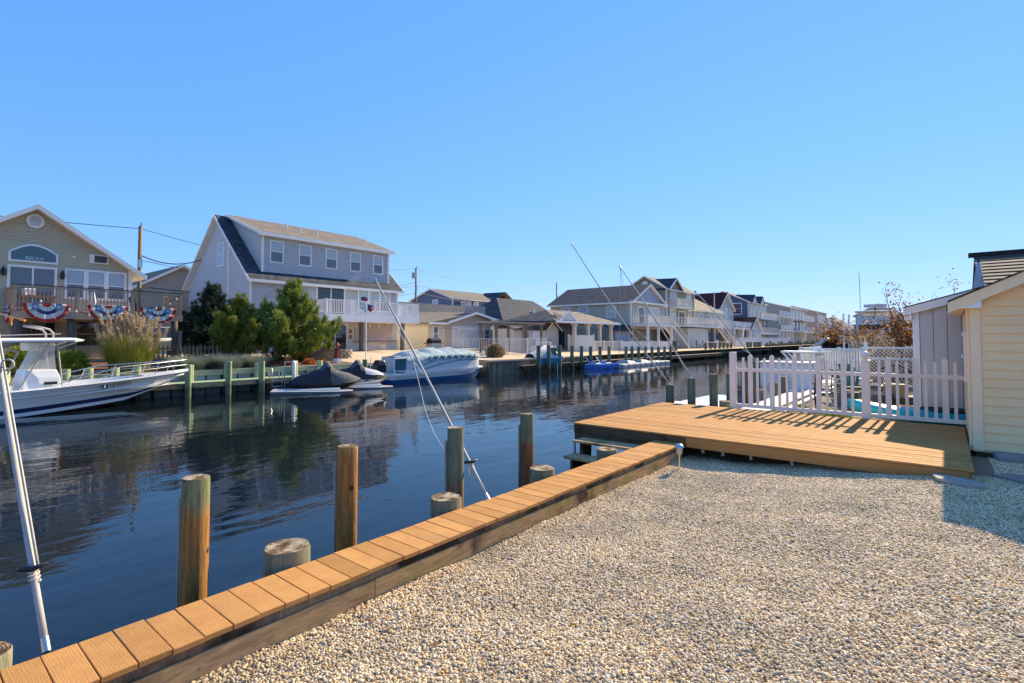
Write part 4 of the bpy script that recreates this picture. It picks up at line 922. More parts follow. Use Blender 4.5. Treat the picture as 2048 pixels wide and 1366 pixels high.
# ================================================================== pontoon / deck boat
PBL = M('pontoon_blue', (.02, .09, .22), .4, var=.1); PSD = M('pontoon_side', (.62, .61, .61), .4, var=.08); CAN = M('cover_canvas', (.30, .375, .39), .85, var=.10, vs=1.2, bump=.05, bs=2.2)
pt = thing('pontoon_boat', 'white and blue deck boat with a pale canvas cover and outboard', 'boat', (18.2, 24.6, -.8), R(-2))
def barge(zf, wf, xs): return [[(x_, -wf(x_), z_) for z_ in zf(x_)]+[(x_, wf(x_), z_) for z_ in reversed(zf(x_))] for x_ in xs]
xs = [0, 1, 3, 5, 6, 6.7, 7.2, 7.6]
hwid = lambda a, k: k*(1 if a < 5.5 else max(.35, 1-((a-5.5)/2.3)**2*.6))
lo, hi, up_ = [], [], []
for a in xs:
    f_ = max(0, (a-5.6)/2.0); zb = -.25+.85*f_**1.6; z1 = .22+.06*a/7+.42*f_**1.5; z2 = .52+.20*a/7.6
    w0, w1, w2 = hwid(a, 1.0), hwid(a, 1.12), hwid(a, 1.27); z1 = min(z1, z2-.06)
    lo.append([(a, -w0, zb), (a, -w1, z1), (a, w1, z1), (a, w0, zb)]); hi.append([(a, -w1, z1), (a, -w2, z2-.09), (a, w2, z2-.09), (a, w1, z1)]); up_.append([(a, -w2, z2-.09), (a, -w2-.03, z2), (a, w2+.03, z2), (a, w2, z2-.09)])
MB().loft(lo, True).build('hull_bottom', PBL, pt, auto=40); MB().loft(hi, True).build('hull_side', HULL, pt, auto=40); MB().loft(up_, True).build('rub_band', WHITE, pt, auto=40)
px = [.95, 2, 3.5, 5, 6.3, 6.75, 6.95]; pw_ = [1.2, 1.2, 1.2, 1.2, 1.17, 1.05, .8]
for side in (1, -1): MB().loft([[(a, side*w, .54+.2*a/7.6), (a, side*w, 1.42+.10*a/7.6), (a, side*(w-.04), 1.42+.10*a/7.6), (a, side*(w-.04), .54+.2*a/7.6)] for a, w in zip(px, pw_)], True).build('side_panel', PSD, pt, auto=40)
for a, b in ((.95, .8), (6.95, .8)): MB().box(a-.02, a+.02, -1.19 if a < 2 else -.8, 1.19 if a < 2 else .8, .56+.2*a/7.6, 1.42+.1*a/7.6).build('end_panel', PSD, pt)
for k, (xa, xb, za, zb2, h) in enumerate(((1.3, 6.7, 0.80, 1.38, .10), (2.2, 6.5, .74, 1.20, -.05))):
    MB().tube([Vector((xa+(xb-xa)*q, -1.215, za+(zb2-za)*q+(.30 if k == 0 else .16)*math.sin(math.pi*q))) for q in np.linspace(0, 1, 14)], .018, 5).build('graphic_stripe', NAVY, pt)
MB().tube([Vector((2.2+4.0*q, -1.20-.06*q*(1-q), .36+.15*q+.10*math.sin(q*5))) for q in np.linspace(0, 1, 16)], .016, 5).build('graphic_stripe', NAVY, pt)
cv = []; NX, NYc = 30, 16
for i in range(NX+1):
    a = .9+6.1*i/NX; w = np.interp(a, px, pw_)+.03; row = []
    ridge = 1.45+.1*a/7+.42*max(0, math.sin(math.pi*min(1, max(0, (a-.95)/6.0))))**.6
    ridge += .07*math.sin(a*4.2)+.05*math.sin(a*9.0)
    for j in range(NYc+1):
        v_ = -1+2*j/NYc; e_ = 1-abs(v_)**1.6
        row.append((a, w*v_*(1 if abs(v_) < .98 else 1), 1.43+.10*a/7.6+(ridge-1.43-.1*a/7.6)*e_+.03*math.sin(a*7+v_*5)*e_))
    row = [(a, -w-.01, 1.20+.1*a/7.6+.05*math.sin(a*6))]+row+[(a, w+.01, 1.2+.1*a/7.6)]; cv.append(row)
MB().loft(cv).build('canvas_cover', CAN, pt, smooth=True)
for k in range(14): a = 2.6+k*.27; MB().beam((a, -1.245, 1.46+.1*a/7.6), (a+.12*(1 if k % 2 else -1), -1.26, 1.28+.1*a/7.6), .03, .05).build('cover_tie', BLACK, pt)
for a, y_ in ((.1, -1.15), (.9, -1.15), (.1, 1.15), (.9, 1.15)): MB().tube([(a, y_, .55), (a, y_, 1.42)], .03, 6).build('stern_rail', WHITE, pt)
MB().box(.08, .92, -1.17, -1.14, .75, 1.38).build('stern_panel', M('teal_mesh', (.03, .10, .13), .6), pt); MB().tube([(.1, -1.16, 1.42), (.9, -1.16, 1.42)], .03, 6).build('stern_rail', WHITE, pt)
om = MB(); om.loft([[(-.25, -.22, .65), (.25, -.24, .60), (.25, .24, .60), (-.25, .22, .65)], [(-.38, -.25, 1.05), (.22, -.27, 1.0), (.22, .27, 1.0), (-.38, .25, 1.05)], [(-.28, -.18, 1.32), (.12, -.2, 1.28), (.12, .2, 1.28), (-.28, .18, 1.32)]], True)
om.build('outboard_cowl', M('outboard_black', (.02, .025, .035), .3), pt, bevel=.05); MB().beam((-.05, 0, .68), (-.35, 0, -.25), .16, .22).build('outboard_leg', BLACK, pt)

# ================================================================== small things on the far lots
lh = thing('toy_lighthouse', 'small red and white wooden lighthouse on the far bank', 'lighthouse', (17.2, 27.4, .18)); RED = M('lighthouse_red', (.24, .045, .03), .7, var=.2)
MB().lathe([(.27, 0), (.25, .38)], n=6).build('base', WHITE, lh); MB().lathe([(.245, .381), (.16, .92)], n=6).build('tower', RED, lh); MB().lathe([(.22, .921), (.22, .97)], n=6).build('gallery', RED, lh)
MB().lathe([(.11, .971), (.11, 1.14)], n=6).build('lantern', M('lantern_red', (.30, .10, .07), .5), lh); MB().lathe([(.21, 1.141), (.10, 1.25), (.012, 1.34)], n=6).build('roof', RED, lh)
FWD = M('weathered_fence', (.20, .145, .10), .9, var=.35, st=(1, 1, 5), vs=4)
def pickets(name, label, p, q, h, m, sp, w, z0=0, group=None, pointed=True):
    p = Vector(p); q = Vector(q); t = thing(name, label, 'fence', tuple(p), math.atan2(q.y-p.y, q.x-p.x), group); L = (q-p).length; n = int(L/sp)
    me = MB().prism([(-w/2, -.012, 0), (w/2, -.012, 0), (w/2, -.012, h-w*.6*pointed), (0, -.012, h), (-w/2, -.012, h-w*.6*pointed)] if pointed else [(-w/2, -.012, 0), (w/2, -.012, 0), (w/2, -.012, h), (-w/2, -.012, h)], (0, .024, 0)).mesh('picket')
    for k in range(n+1): link('picket', me, m, t, (k*sp, 0, random.uniform(-.015, .015)))
    for z_ in (h*.25, h*.8): MB().box(0, L, .013, .05, z_-.04, z_+.04).build('rail', m, t)
    return t
pickets('brown_picket_fence', 'weathered brown picket fence between the green house and evergreens', (7.9, 29.7, .45), (12.2, 29.7, .45), .95, FWD, .19, .085)
pickets('brown_fence_panel', 'short weathered wood fence panel beside the red lighthouse', (16.2, 28.2, .25), (17.6, 28.2, .25), .95, FWD, .14, .10, pointed=False)
for x_, y_, h_, lb in ((16.0, 28.15, 1.35, 'thick weathered post at the end of the short fence panel'), (9.7, 29.5, 1.9, 'slim brown post rising above the brown picket fence')): tag(MB().box(x_-.07, x_+.07, y_-.07, y_+.07, .2, .2+h_).build('wooden_post', FWD), lb, 'post')
sw = thing('stone_planter', 'low round planter of stacked tan stones by the patio', 'planter', (19.3, 30.3, .4))
STN = M('tan_stone', (.36, .29, .21), .9, var=.3, vs=8, rnd=.25)
for r_ in range(4):
    for k in range(10): a = (k+.5*(r_ % 2))*.628; MB().box(-.17, .17, -.09, .09, 0, .145).build('stone', STN, sw, loc=(.6*math.cos(a), .6*math.sin(a), r_*.15), rot=(0, 0, a+1.57), bevel=.015)
MB().lathe([(.5, .0), (.5, .5)], n=16).build('soil', M('soil', (.08, .05, .03), .95), sw)
fp = thing('flagpole', 'slim white flagpole with bunting tied at its top', 'flagpole', (19.3, 27.6, .1)); MB().tube([(0, 0, 0), (0, 0, 3.85)], .035, 8).build('pole', WHITE, fp)
fan(fp, 0, .28, BR, 'bunting', R(200), R(330)).location = (-.1, 0, 3.9); fan(fp, .0, .42, BB, 'bunting', R(10), R(80)).location = (.05, 0, 3.75); fan(fp, .15, .5, BW, 'bunting', R(100), R(190)).location = (.05, 0, 3.75)
fan(fp, .3, .5, BR, 'bunting', R(20), R(70)).location = (.05, -.03, 3.7); fan(fp, 0.1, .34, BB, 'bunting', R(220), R(290)).location = (-.2, -.02, 3.85)
lw = thing('low_retaining_wall', 'low tan timber retaining wall behind the jet skis', 'wall', (0, 0, 0))
for k in range(5): MB().box(15.0+k*2.3, 17.26+k*2.3, 26.3, 26.45, -1.5, .10).build('panel', M('tan_retaining', (.30, .23, .16), .9, var=.3, st=(1, 1, 3)), lw)
MB().box(15, 26.4, 26.2, 26.55, .105, .2).build('cap', GRNW, lw)
for k, x_ in enumerate((18.2, 20.0, 22.0, 24.6)): pile(x_, 26.1, .5, .14, PILE_F, 'dark stub piling behind the covered boats', 'dark stub pilings behind the covered boats', n=10, bottom=-1.6)
MULCH = M('mulch_bed', (.16, .075, .04), .95, var=.4, vs=3, bump=.03, bs=12)
mo = grid('mulch_bed', ar(2, 18, 2), [26.65, 28, 30, 31.5], lambda x, y: far_z(y)+.03, MULCH)
# pavers/white SUV glimpsed between the houses
sv_ = thing('parked_car', 'white car parked between the green house and the evergreens', 'car', (10.2, 36.5, .7), R(90))
MB().loft([[(-2.2, -.9, .35), (2.2, -.9, .35), (2.2, .9, .35), (-2.2, .9, .35)], [(-2.25, -.92, .9), (2.25, -.9, .85), (2.25, .9, .85), (-2.25, .92, .9)], [(-2.1, -.85, 1.05), (1.2, -.85, 1.05), (1.2, .85, 1.05), (-2.1, .85, 1.05)]], True).build('body', WHITE, sv_, bevel=.06)
MB().loft([[(-2.0, -.82, 1.05), (1.1, -.82, 1.05), (1.1, .82, 1.05), (-2.0, .82, 1.05)], [(-1.7, -.7, 1.62), (.3, -.7, 1.62), (.3, .7, 1.62), (-1.7, .7, 1.62)]], True).build('windows', GLASSD, sv_); MB().box(-1.7, .3, -.7, .7, 1.621, 1.68).build('roof', WHITE, sv_, bevel=.02)
for a in (-1.4, 1.4):
    for b in (-.86, .86): MB().tube([(a, b-.1, .33), (a, b+.1, .33)], .33, 16).build('wheel', BLACK, sv_)

# ================================================================== vegetation
def slivers(cent, dirs, per, spread, ln, wd, jit=.6):
    n = len(cent)*per; c = np.repeat(cent, per, 0)+rng.normal(0, 1, (n, 3))*np.repeat(np.atleast_1d(spread), per if np.ndim(spread) else n)[:, None]
    d = np.repeat(dirs, per, 0)+rng.normal(0, jit, (n, 3)); d /= np.linalg.norm(d, axis=1)[:, None]+1e-9
    s = np.cross(d, rng.normal(0, 1, (n, 3))); s /= np.linalg.norm(s, axis=1)[:, None]+1e-9
    l_ = ln*rng.uniform(.6, 1.3, (n, 1)); w_ = wd*rng.uniform(.6, 1.3, (n, 1))
    v = np.stack([c-s*w_*.5, c+s*w_*.5, c+d*l_+s*w_*.25, c+d*l_-s*w_*.25], 1).reshape(-1, 3); f = np.arange(4*n).reshape(-1, 4); return v, f
def conifer(name, label, base, H, Rr, m, nb=90, per=60, up=.5, seed=1, shape=1.0, ln=.10, wd=.035, group='evergreen trees on the far bank', low=.06):
    random.seed(seed); t = thing(name, label, 'tree', base, 0, group); C_ = []; D_ = []; brs = MB()
    brs.tube([(0, 0, -.2), (.05, 0, H*.4), (0, .03, H*.92)], [.13*H/5, .08*H/5, .012], 8)
    for k in range(nb):
        h = low+(.97-low)*(k+random.random())/nb; a = k*2.399+random.uniform(-.4, .4)
        prof = (1-h)**1.05*min(1, (h+.22)/.36)**.6; L = Rr*prof*random.uniform(.5, 1.32)*shape+.12
        z0 = H*h*.90; d = Vector((math.cos(a), math.sin(a), up+random.uniform(-.15, .25))); p0 = Vector((0, 0, z0)); ns = max(4, int(L/.13))
        brs.tube([p0, p0+d*L*.5, p0+d*L*.95+Vector((0, 0, .1*L))], [.02, .012, .004], 4)
        for q in range(ns):
            f_ = .25+.8*(q+random.random()*.6)/ns; sp = .15*L*(1-f_*.72)
            c = p0+d*(L*f_)+Vector((random.gauss(0, sp), random.gauss(0, sp), .12*L*f_*f_+random.gauss(0, sp*.4)))
            C_.append(c); D_.append((d.x, d.y, d.z+.5))
            if q > ns*.45 and random.random() < .55: C_.append(c+Vector((d.x*.08, d.y*.08, random.uniform(.10, .30)))); D_.append((d.x*.4, d.y*.4, 1.2))
    brs.build('trunk', M('bark', (.10, .07, .05), .9, var=.3), t)
    v, f = slivers(np.array(C_), np.array(D_), per, .065, ln, wd, .55); me = npmesh('crown', v, f); link('crown', me, m, t); return t
L_DARK = leafy('spruce_green', (.022, .036, .018), (.04, .062, .03), (.07, .10, .045), 1.5, .12)
L_MID = leafy('cedar_green', (.10, .12, .018), (.19, .21, .03), (.32, .32, .05), 1.3, .2)
L_LT = leafy('juniper_green', (.11, .15, .022), (.23, .27, .045), (.42, .43, .08), 1.2, .2)
conifer('spruce_tree', 'dark blue-green spruce beside the green house deck', (12.2, 32.2, .6), 4.55, 2.0, L_DARK, 120, 50, .1, 3, 1.05, .12, .035, low=.02)
conifer('cedar_tree', 'yellow-green cedar squeezed between two other evergreens', (12.6, 29.6, .5), 3.7, 1.7, L_MID, 90, 50, .35, 5, 1.0, .11, .035)
conifer('juniper_tree', 'broad bright green juniper in front of the grey house balcony', (15.35, 29.0, .3), 5.1, 2.35, L_LT, 120, 60, .28, 8, 1.12, .12, .034, low=.0)
random.seed(4)
def blades(n, r, h, w, bend, jitter=.3, zs=5):
    a = rng.uniform(0, 6.283, n); rad = r*np.sqrt(rng.uniform(0, 1, n)); b = np.stack([rad*np.cos(a), rad*np.sin(a), np.zeros(n)], 1)
    oa = a+rng.normal(0, .7, n); out = np.stack([np.cos(oa), np.sin(oa), np.zeros(n)], 1); H_ = h*rng.uniform(.55, 1.1, n); B_ = bend*rng.uniform(.3, 1.3, n); sd_ = np.stack([-np.sin(oa), np.cos(oa), np.zeros(n)], 1)
    V = []
    for k in range(zs):
        q = k/(zs-1); p = b+out*(B_*q**2)[:, None]; p[:, 2] += H_*(q-.22*(B_/h)*q**3); ww = w*(1-q*.9)
        V += [p-sd_*ww/2, p+sd_*ww/2]
    V = np.stack(V, 1); F = []
    base = np.arange(n)[:, None]*(2*zs)
    for k in range(zs-1): F.append(base+np.array([[2*k, 2*k+1, 2*k+3, 2*k+2]]))
    return V.reshape(-1, 3), np.concatenate(F), V[:, -1, :], out
BLG = leafy('grass_green', (.14, .17, .025), (.26, .27, .045), (.40, .36, .09), 2, .3); BLB = leafy('blue_fescue', (.16, .20, .17), (.28, .32, .26), (.42, .42, .32), 3, .25); PLM = leafy('pampas_plume', (.34, .25, .14), (.50, .39, .25), (.66, .55, .40), 3, .35); STRW = leafy('straw_stems', (.20, .14, .07), (.32, .24, .13), (.45, .36, .22), 3, .3)
def grass_clump(name, label, base, n, r, h, w, bend, m, plumes=0, ph=0, pm=None, group=None, pl_len=.4, cat='grass'):
    t = thing(name, label, cat, base, 0, group); v, f, tips, _ = blades(n, r, h, w, bend); link('blades', npmesh('blades', v, f), m, t)
    if plumes:
        v, f, tips, out = blades(plumes, r*.8, ph, .012, bend*.7); link('stems', npmesh('stems', v, f), STRW, t)
        if pm == 'thin': return t
        C_ = np.concatenate([tips-np.array([0, 0, 1])*pl_len*q+out*(-.12*q) for q in np.linspace(0, 1, 7)]); D_ = np.concatenate([out*.6+np.array([0, 0, .9])]*7)
        v, f = slivers(C_, D_, 26, .022, .13, .014, .35); link('plumes', npmesh('plumes', v, f), pm or PLM, t)
    return t
grass_clump('pampas_grass', 'tall pampas grass with tan plumes in front of the green house', (7.15, 27.6, .3), 3000, .72, 1.7, .022, .9, BLG, 85, 2.35, group='ornamental grasses on the far bank')
for k, (x_, y_, s_, lb) in enumerate(((9.35, 27.1, 1.0, 'blue fescue tuft with straw stems nearest the pampas grass'), (11.0, 27.1, 1.05, 'blue fescue tuft with tall straw stems before the cedar'), (12.35, 27.3, .95, 'blue fescue tuft nearest the juniper'), (10.2, 27.4, .8, 'small blue fescue tuft tucked between two larger ones'))):
    grass_clump('blue_fescue', lb, (x_, y_, .24), 2600, .62*s_, .78*s_, .016, .7, BLB, 40, 1.35*s_, 'thin', 'ornamental grasses on the far bank', .2)
def shrub(name, label, base, r, h, m, n=160, per=40, ln=.09, wd=.05, group=None, cat='shrub'):
    t = thing(name, label, cat, base, 0, group); a = rng.uniform(0, 6.283, n); z = rng.uniform(.05, 1, n); rr = np.sqrt(np.clip(1-(z-.35)**2/.45, .05, 1))*rng.uniform(.5, 1.08, n)
    C_ = np.stack([r*rr*np.cos(a), r*rr*np.sin(a), h*z], 1); D_ = C_/np.array([r, r, h])-np.array([0, 0, .2]); v, f = slivers(C_, D_, per, r*.13, ln, wd, .7); link('crown', npmesh('crown', v, f), m, t)
    s = MB()
    for k in range(7): s.tube([(0, 0, -.1), (r*.6*math.cos(k*.9), r*.6*math.sin(k*.9), h*.75)], [.02, .006], 5)
    s.build('stems', M('bark', (.1, .07, .05)), t); return t
L_YG = leafy('yellow_green_leaf', (.14, .17, .012), (.26, .28, .02), (.42, .40, .05), 2, .3)
for x_, y_, r_, h_, lb in ((2.7, 27.9, .7, .95, 'yellow-green bush behind the stern of the motorboat'), (3.75, 28.0, .65, 1.05, 'yellow-green bush behind the boat windshield'), (5.25, 28.0, .55, .85, 'yellow-green bush between the hard top and the pampas')): shrub('yellow_green_shrub', lb, (x_, y_, .3), r_, h_, L_YG, 120, 40, .08, .03, 'yellow-green bushes by the green house')
shrub('low_shrub', 'low bright shrub between the juniper and the lighthouse', (16.9, 29.2, .4), .75, .9, L_LT, 90, 50, .11, .035)
for k, (x_, y_) in enumerate(((14.2, 27.2), (15.4, 27.2), (16.2, 27.5))): shrub('orange_mum', 'low orange-red flowers at the foot of the juniper', (x_, y_, .2), .38, .32, leafy('orange_flower', (.35, .08, .02), (.5, .14, .03), (.6, .25, .06), 4, .2), 40, 30, .06, .04, 'orange flowers below the juniper', 'flowers')
WF = M('white_vinyl_far', (.76, .71, .64), .5, var=.05)
# ================================================================== houses farther along the far bank
def lap(name, col): return M(name, col, .6, var=.05)
def house(name, label, x0, x1, y0, y1, zb, ze, zr, wm, rm, ridge='x', e=.15, trim=None, oh=.4, sidem=None):
    t = thing(name, label, 'house', (0, 0, 0), 0, 'houses along the far bank'); trim = trim or TRIM
    MB().box(x0+.01, x1-.01, y0+.01, y1, zb-.3, ze-.05).build('wall', wm, t)
    if ridge == 'x':
        yr = (y0+y1)/2; siding(t, wm, wY(y0), [(x0, zb), (x1, zb), (x1, ze), (x0, ze)], e); siding(t, sidem or wm, wXn(x0), [(y0, zb), (y1, zb), (y1, ze), (yr, zr-.1), (y0, ze)], e)
        MB().prism([(x0+.01, y0+.02, ze-.06), (x0+.01, y1, ze-.06), (x0+.01, yr, zr-.2)], (x1-x0-.02, 0, 0)).build('gable_wall', sidem or wm, t)
        gable_roof_x(t, x0-.35, x1+.35, y0, y1, ze, zr, rm, trim, oh=oh)
    else:
        xr = (x0+x1)/2; siding(t, wm, wY(y0), [(x0, zb), (x1, zb), (x1, ze), (xr, zr-.1), (x0, ze)], e); siding(t, sidem or wm, wXn(x0), [(y0, zb), (y1, zb), (y1, ze), (y0, ze)], e)
        MB().prism([(x0+.02, y0+.02, ze-.06), (x1-.02, y0+.02, ze-.06), (xr, y0+.02, zr-.2)], (0, y1-y0-.02, 0)).build('gable_wall', wm, t)
        gable_roof_y(t, y0-.4, y1+.4, x0, x1, ze, zr, rm, trim, oh=oh)
    for u in (x0, x1-.14): wbox(MB(), wY(y0), u, u+.14, zb, ze-.15, 0, .05).build('corner_board', trim, t)
    wbox(MB(), wXn(x0), y0-.02, y0+.12, zb, ze-.15, 0, .05).build('corner_board', trim, t)
    return t
def balcony(t, x0, x1, y0, y1, z, h=1.05, m=None, solid=False, th=.3, sp=.22, legs=(), leg_m=None, sides=True, lz=.4):
    m = m or WF
    MB().box(x0, x1, y0, y1, z-th, z).build('deck_floor', m, t); railing(t, (x0+.06, y0+.06, z), (x1-.06, y0+.06, z), h, m, sp, .06, .13, max(2, int((x1-x0)/2.6)+1), solid=solid)
    if sides:
        for x_ in (x0+.06, x1-.06): railing(t, (x_, y0+.18, z), (x_, y1, z), h, m, sp, .06, .13, 2, solid=solid)
    for x_ in legs: MB().box(x_-.13, x_+.13, y0+.15, y0+.41, lz-.2, z-th-.002).build('deck_post', leg_m or LOG, t)
def stairs(label, p, q, w, m, name='outside_stairs'):
    t = thing(name, label, 'stairs', tuple(p), 0, 'white outside stairs'); P_ = Vector((0, 0, 0)); Q = Vector(q)-Vector(p); n = max(6, int(abs(Q.z)/.2)); d = Vector((Q.x, Q.y, 0)).normalized(); s_ = Vector((-d.y, d.x, 0))*w/2
    for k in (-1, 1): MB().beam(P_+s_*k, Q+s_*k, .06, .3).build('stringer', m, t); MB().beam(P_+s_*k+Vector((0, 0, 1)), Q+s_*k+Vector((0, 0, 1)), .08, .08).build('handrail', m, t)
    tm = MB(); bl = MB()
    for k in range(n):
        c = Q*((k+.5)/n); MB().beam(c-s_*.96, c+s_*.96, .28, .04).build('tread', m, t)
        for j in (-1, 1): bl.beam(c+s_*j, c+s_*j+Vector((0, 0, 1)), .04, .04, up=d)
    bl.build('balusters', m, t)['kind'] = 'stuff'
# --- yellow cottage beside the grey house
YC = lap('cream_yellow_lap', (.74, .61, .41)); TC = lap('tan_lap', (.62, .46, .32))
t = thing('yellow_cottage', 'low cream-yellow cottage with a brown roof behind the deck boat', 'house', (0, 0, 0), 0, 'houses along the far bank')
MB().box(32.2, 43.0, 36.4, 44, .3, 3.2).build('wall', YC, t); siding(t, TC, wY(36.39), [(34.2, .6), (42.9, .6), (42.9, 3.15), (37.9, 4.15), (34.2, 3.3)], .16); siding(t, YC, wXn(32.19), [(36.4, .6), (44, .6), (44, 3.2), (36.4, 3.2)], .16); siding(t, YC, wY(36.385), [(32.2, .6), (34.18, .6), (34.18, 3.2), (32.2, 3.2)], .16)
slab(t, [(31.8, 35.9, 3.15), (34.3, 35.9, 3.3), (38.0, 35.9, 4.3), (38.0, 44, 4.6), (31.8, 44, 3.5)], .14, SH_TAN); slab(t, [(38.0, 35.9, 4.3), (43.4, 35.9, 3.25), (43.4, 44, 3.5), (38.0, 44, 4.6)], .14, SH_TAN)
MB().prism([(34.2, 35.86, 3.32), (38.0, 35.86, 4.34), (43.4, 35.86, 3.28), (43.4, 35.86, 3.06), (38.0, 35.86, 4.1), (34.2, 35.86, 3.1)], (0, .035, 0)).build('rake_board', TRIM, t); MB().box(31.78, 34.2, 35.86, 35.895, 3.02, 3.2).build('eave_board', TRIM, t)
flat(t, M('pale_garage', (.74, .68, .60), .6), wY(36.36), [(35.0, .6), (38.9, .6), (38.9, 2.95), (35.0, 2.95)], 'garage_door', 0, .05)
window(t, wY(36.38), 32.75, 33.25, 1.5, 2.8, .08, LOWG); window(t, wY(36.38), 39.7, 40.4, 1.5, 2.6, .08, LOWG); window(t, wY(36.38), 41.3, 42.6, .8, 2.8, .1, GLASSB, 1, 1, name='door')
MB().box(37.6, 39.3, 35.9, 37.2, 4.05, 4.95).build('roof_unit', M('roof_unit_grey', (.25, .25, .26), .6), t)
# --- dark hip-roofed cottage
t = thing('dark_roof_cottage', 'low cottage under a broad blue-black hip roof', 'house', (0, 0, 0), 0, 'houses along the far bank')
MB().box(43.5, 56.5, 37.0, 46, .3, 3.1).build('wall', TC, t)
SH_DK = shingle_mat('charcoal_shingles', (.035, .037, .045), (.06, .064, .076), (.10, .105, .12))
a = [(42.9, 36.4, 3.0), (57.2, 36.4, 3.0), (57.2, 46.6, 3.0), (42.9, 46.6, 3.0)]; r0, r1 = (47.4, 41.5, 6.6), (54.6, 41.5, 6.6)
for pts in ([a[0], a[1], r1, r0], [a[2], a[3], r0, r1], [a[3], a[0], r0]): slab(t, pts, .1, SH_DK)
slab(t, [a[1], a[2], r1], .1, SH_TAN); MB().tube([(51.5, 39.0, 4.5), (51.5, 39.0, 5.3)], .12, 8).build('vent_pipe', WHITE, t); MB().tube([(55.2, 41, 4.4), (55.2, 40.6, 4.9)], .3, 10).build('roof_vent', METAL, t)  # slope towards the sun uses paler tan shingles: sunlight put into its colour
# --- pergola, storage shed, pavilion
t = thing('pergola', 'brown timber pergola with a flat slatted top by the white railing', 'pergola', (0, 0, 0)); PW_ = M('pergola_brown', (.17, .125, .095), .8, var=.3)
for x_ in (32.9, 36.6, 39.2):
    for y_ in (28.8, 30.6): MB().box(x_-.09, x_+.09, y_-.09, y_+.09, .4, 2.9).build('post', PW_, t)
for y_ in (28.8, 30.6): MB().box(32.5, 39.6, y_-.05, y_+.05, 2.9, 3.06).build('beam', PW_, t)
for k in range(13): MB().box(32.6+k*.56, 32.68+k*.56, 28.5, 30.9, 3.062, 3.15).build('slat', M('pergola_tan', (.42, .36, .28), .8), t)
CRM = lap('cream_shed', (.78, .67, .50))
t = thing('cream_shed', 'cream storage shed with double doors and a dark gable roof', 'shed', (0, 0, 0))
t.location = (-1.9, -1.5, .1); MB().box(40.0, 47.2, 32.6, 35.4, .35, 2.55).build('wall', CRM, t); siding(t, CRM, wY(32.59), [(40, .4), (44.9, .4), (44.9, 2.5), (40, 2.5)], .2)
MB().prism([(44.92, 32.58, .5), (47.2, 32.58, .5), (47.2, 32.58, 2.6), (46.05, 32.58, 3.35), (44.92, 32.58, 2.6)], (0, .02, 0)).build('gable_wall', M('pale_grey_gable', (.60, .58, .55), .7), t)
slab(t, [(39.7, 32.3, 2.5), (44.8, 32.3, 2.5), (46.05, 32.3, 3.45), (46.05, 35.6, 3.45), (39.7, 35.6, 3.45)], .08, SH_DK); slab(t, [(46.05, 32.3, 3.45), (47.5, 32.3, 2.45), (47.5, 35.6, 2.45), (46.05, 35.6, 3.45)], .08, SH_DK)
MB().prism([(44.75, 32.28, 2.5), (46.05, 32.28, 3.48), (47.55, 32.28, 2.42), (47.55, 32.28, 2.28), (46.05, 32.28, 3.32), (44.75, 32.28, 2.38)], (0, .03, 0)).build('rake_board', WHITE, t)
for u in (42.6, 43.5): d_ = wbox(MB(), wY(32.56), u, u+.86, .55, 2.35, 0, .04).build('door', WHITE, t); wbox(MB(), wY(32.56), u+.4, u+.46, 1.35, 1.5, .041, .07).build('handle', BLACK, d_)
window(t, wY(32.57), 41.6, 42.1, 1.7, 2.2, .06, LOWG, 1, 1)
t = thing('pavilion', 'open pavilion with cream columns and a brown hip roof', 'pavilion', (0, 0, 0))
PV = M('cream_column', (.78, .68, .56), .6, var=.05); x0, x1, y0, y1 = 41.6, 54.6, 29.0, 36
for k, x_ in enumerate((45.7, 48.3, 50.8, 53.3)):
    MB().box(x_-.16, x_+.16, 29.2, 29.52, .4, 3.05).build('column', PV, t); MB().box(x_-.28, x_+.28, 29.1, 29.6, 3.05, 3.28).build('capital', PV, t)
MB().box(x0+.4, x1-.4, 29.25, 35.6, 3.282, 3.5).build('ceiling', M('pavilion_ceiling', (.45, .33, .24), .7), t)
a = [(x0, y0-.2, 3.45), (x1, y0-.2, 3.45), (x1, y1, 3.45), (x0, y1, 3.45)]; r0, r1 = (45.0, 32.4, 4.75), (51.0, 32.4, 4.75)
for pts in ([a[0], a[1], r1, r0], [a[2], a[3], r0, r1], [a[1], a[2], r1]): slab(t, pts, .12, SH_TAN)
slab(t, [a[3], a[0], r0], .12, SH_DK); slab(t, [(42.0, 28.9, 3.47), (45.4, 28.9, 3.47), (43.7, 30.6, 4.4)], .1, SH_DK); MB().prism([(42.3, 28.85, 3.5), (45.3, 28.85, 3.5), (43.8, 28.85, 4.35)], (0, .1, 0)).build('gable_wall', lap('pale_gable', (.55, .55, .55)), t)  # first slope faces away from the sun; charcoal shingles paint its shade
for a_, b_ in (((42.2, 28.8, 3.45), (43.8, 28.8, 4.42)), ((45.4, 28.8, 3.45), (43.8, 28.8, 4.42))): MB().beam(a_, b_, .06, .16).build('rake_board', WHITE, t)
MB().box(x0, x1, y0-.26, y0-.2, 3.26, 3.46).build('eave_board', WHITE, t); MB().box(45.2, 54.2, 35.0, 35.2, .4, 3.25).build('back_wall', lap('slate_blue_lap', (.26, .30, .34)), t)
window(t, wY(35.0), 47.0, 48.0, 1.2, 2.6, .1, GLASSD); window(t, wY(35.0), 51.0, 52.3, .6, 2.7, .1, GLASSD, 1, 1, name='door')
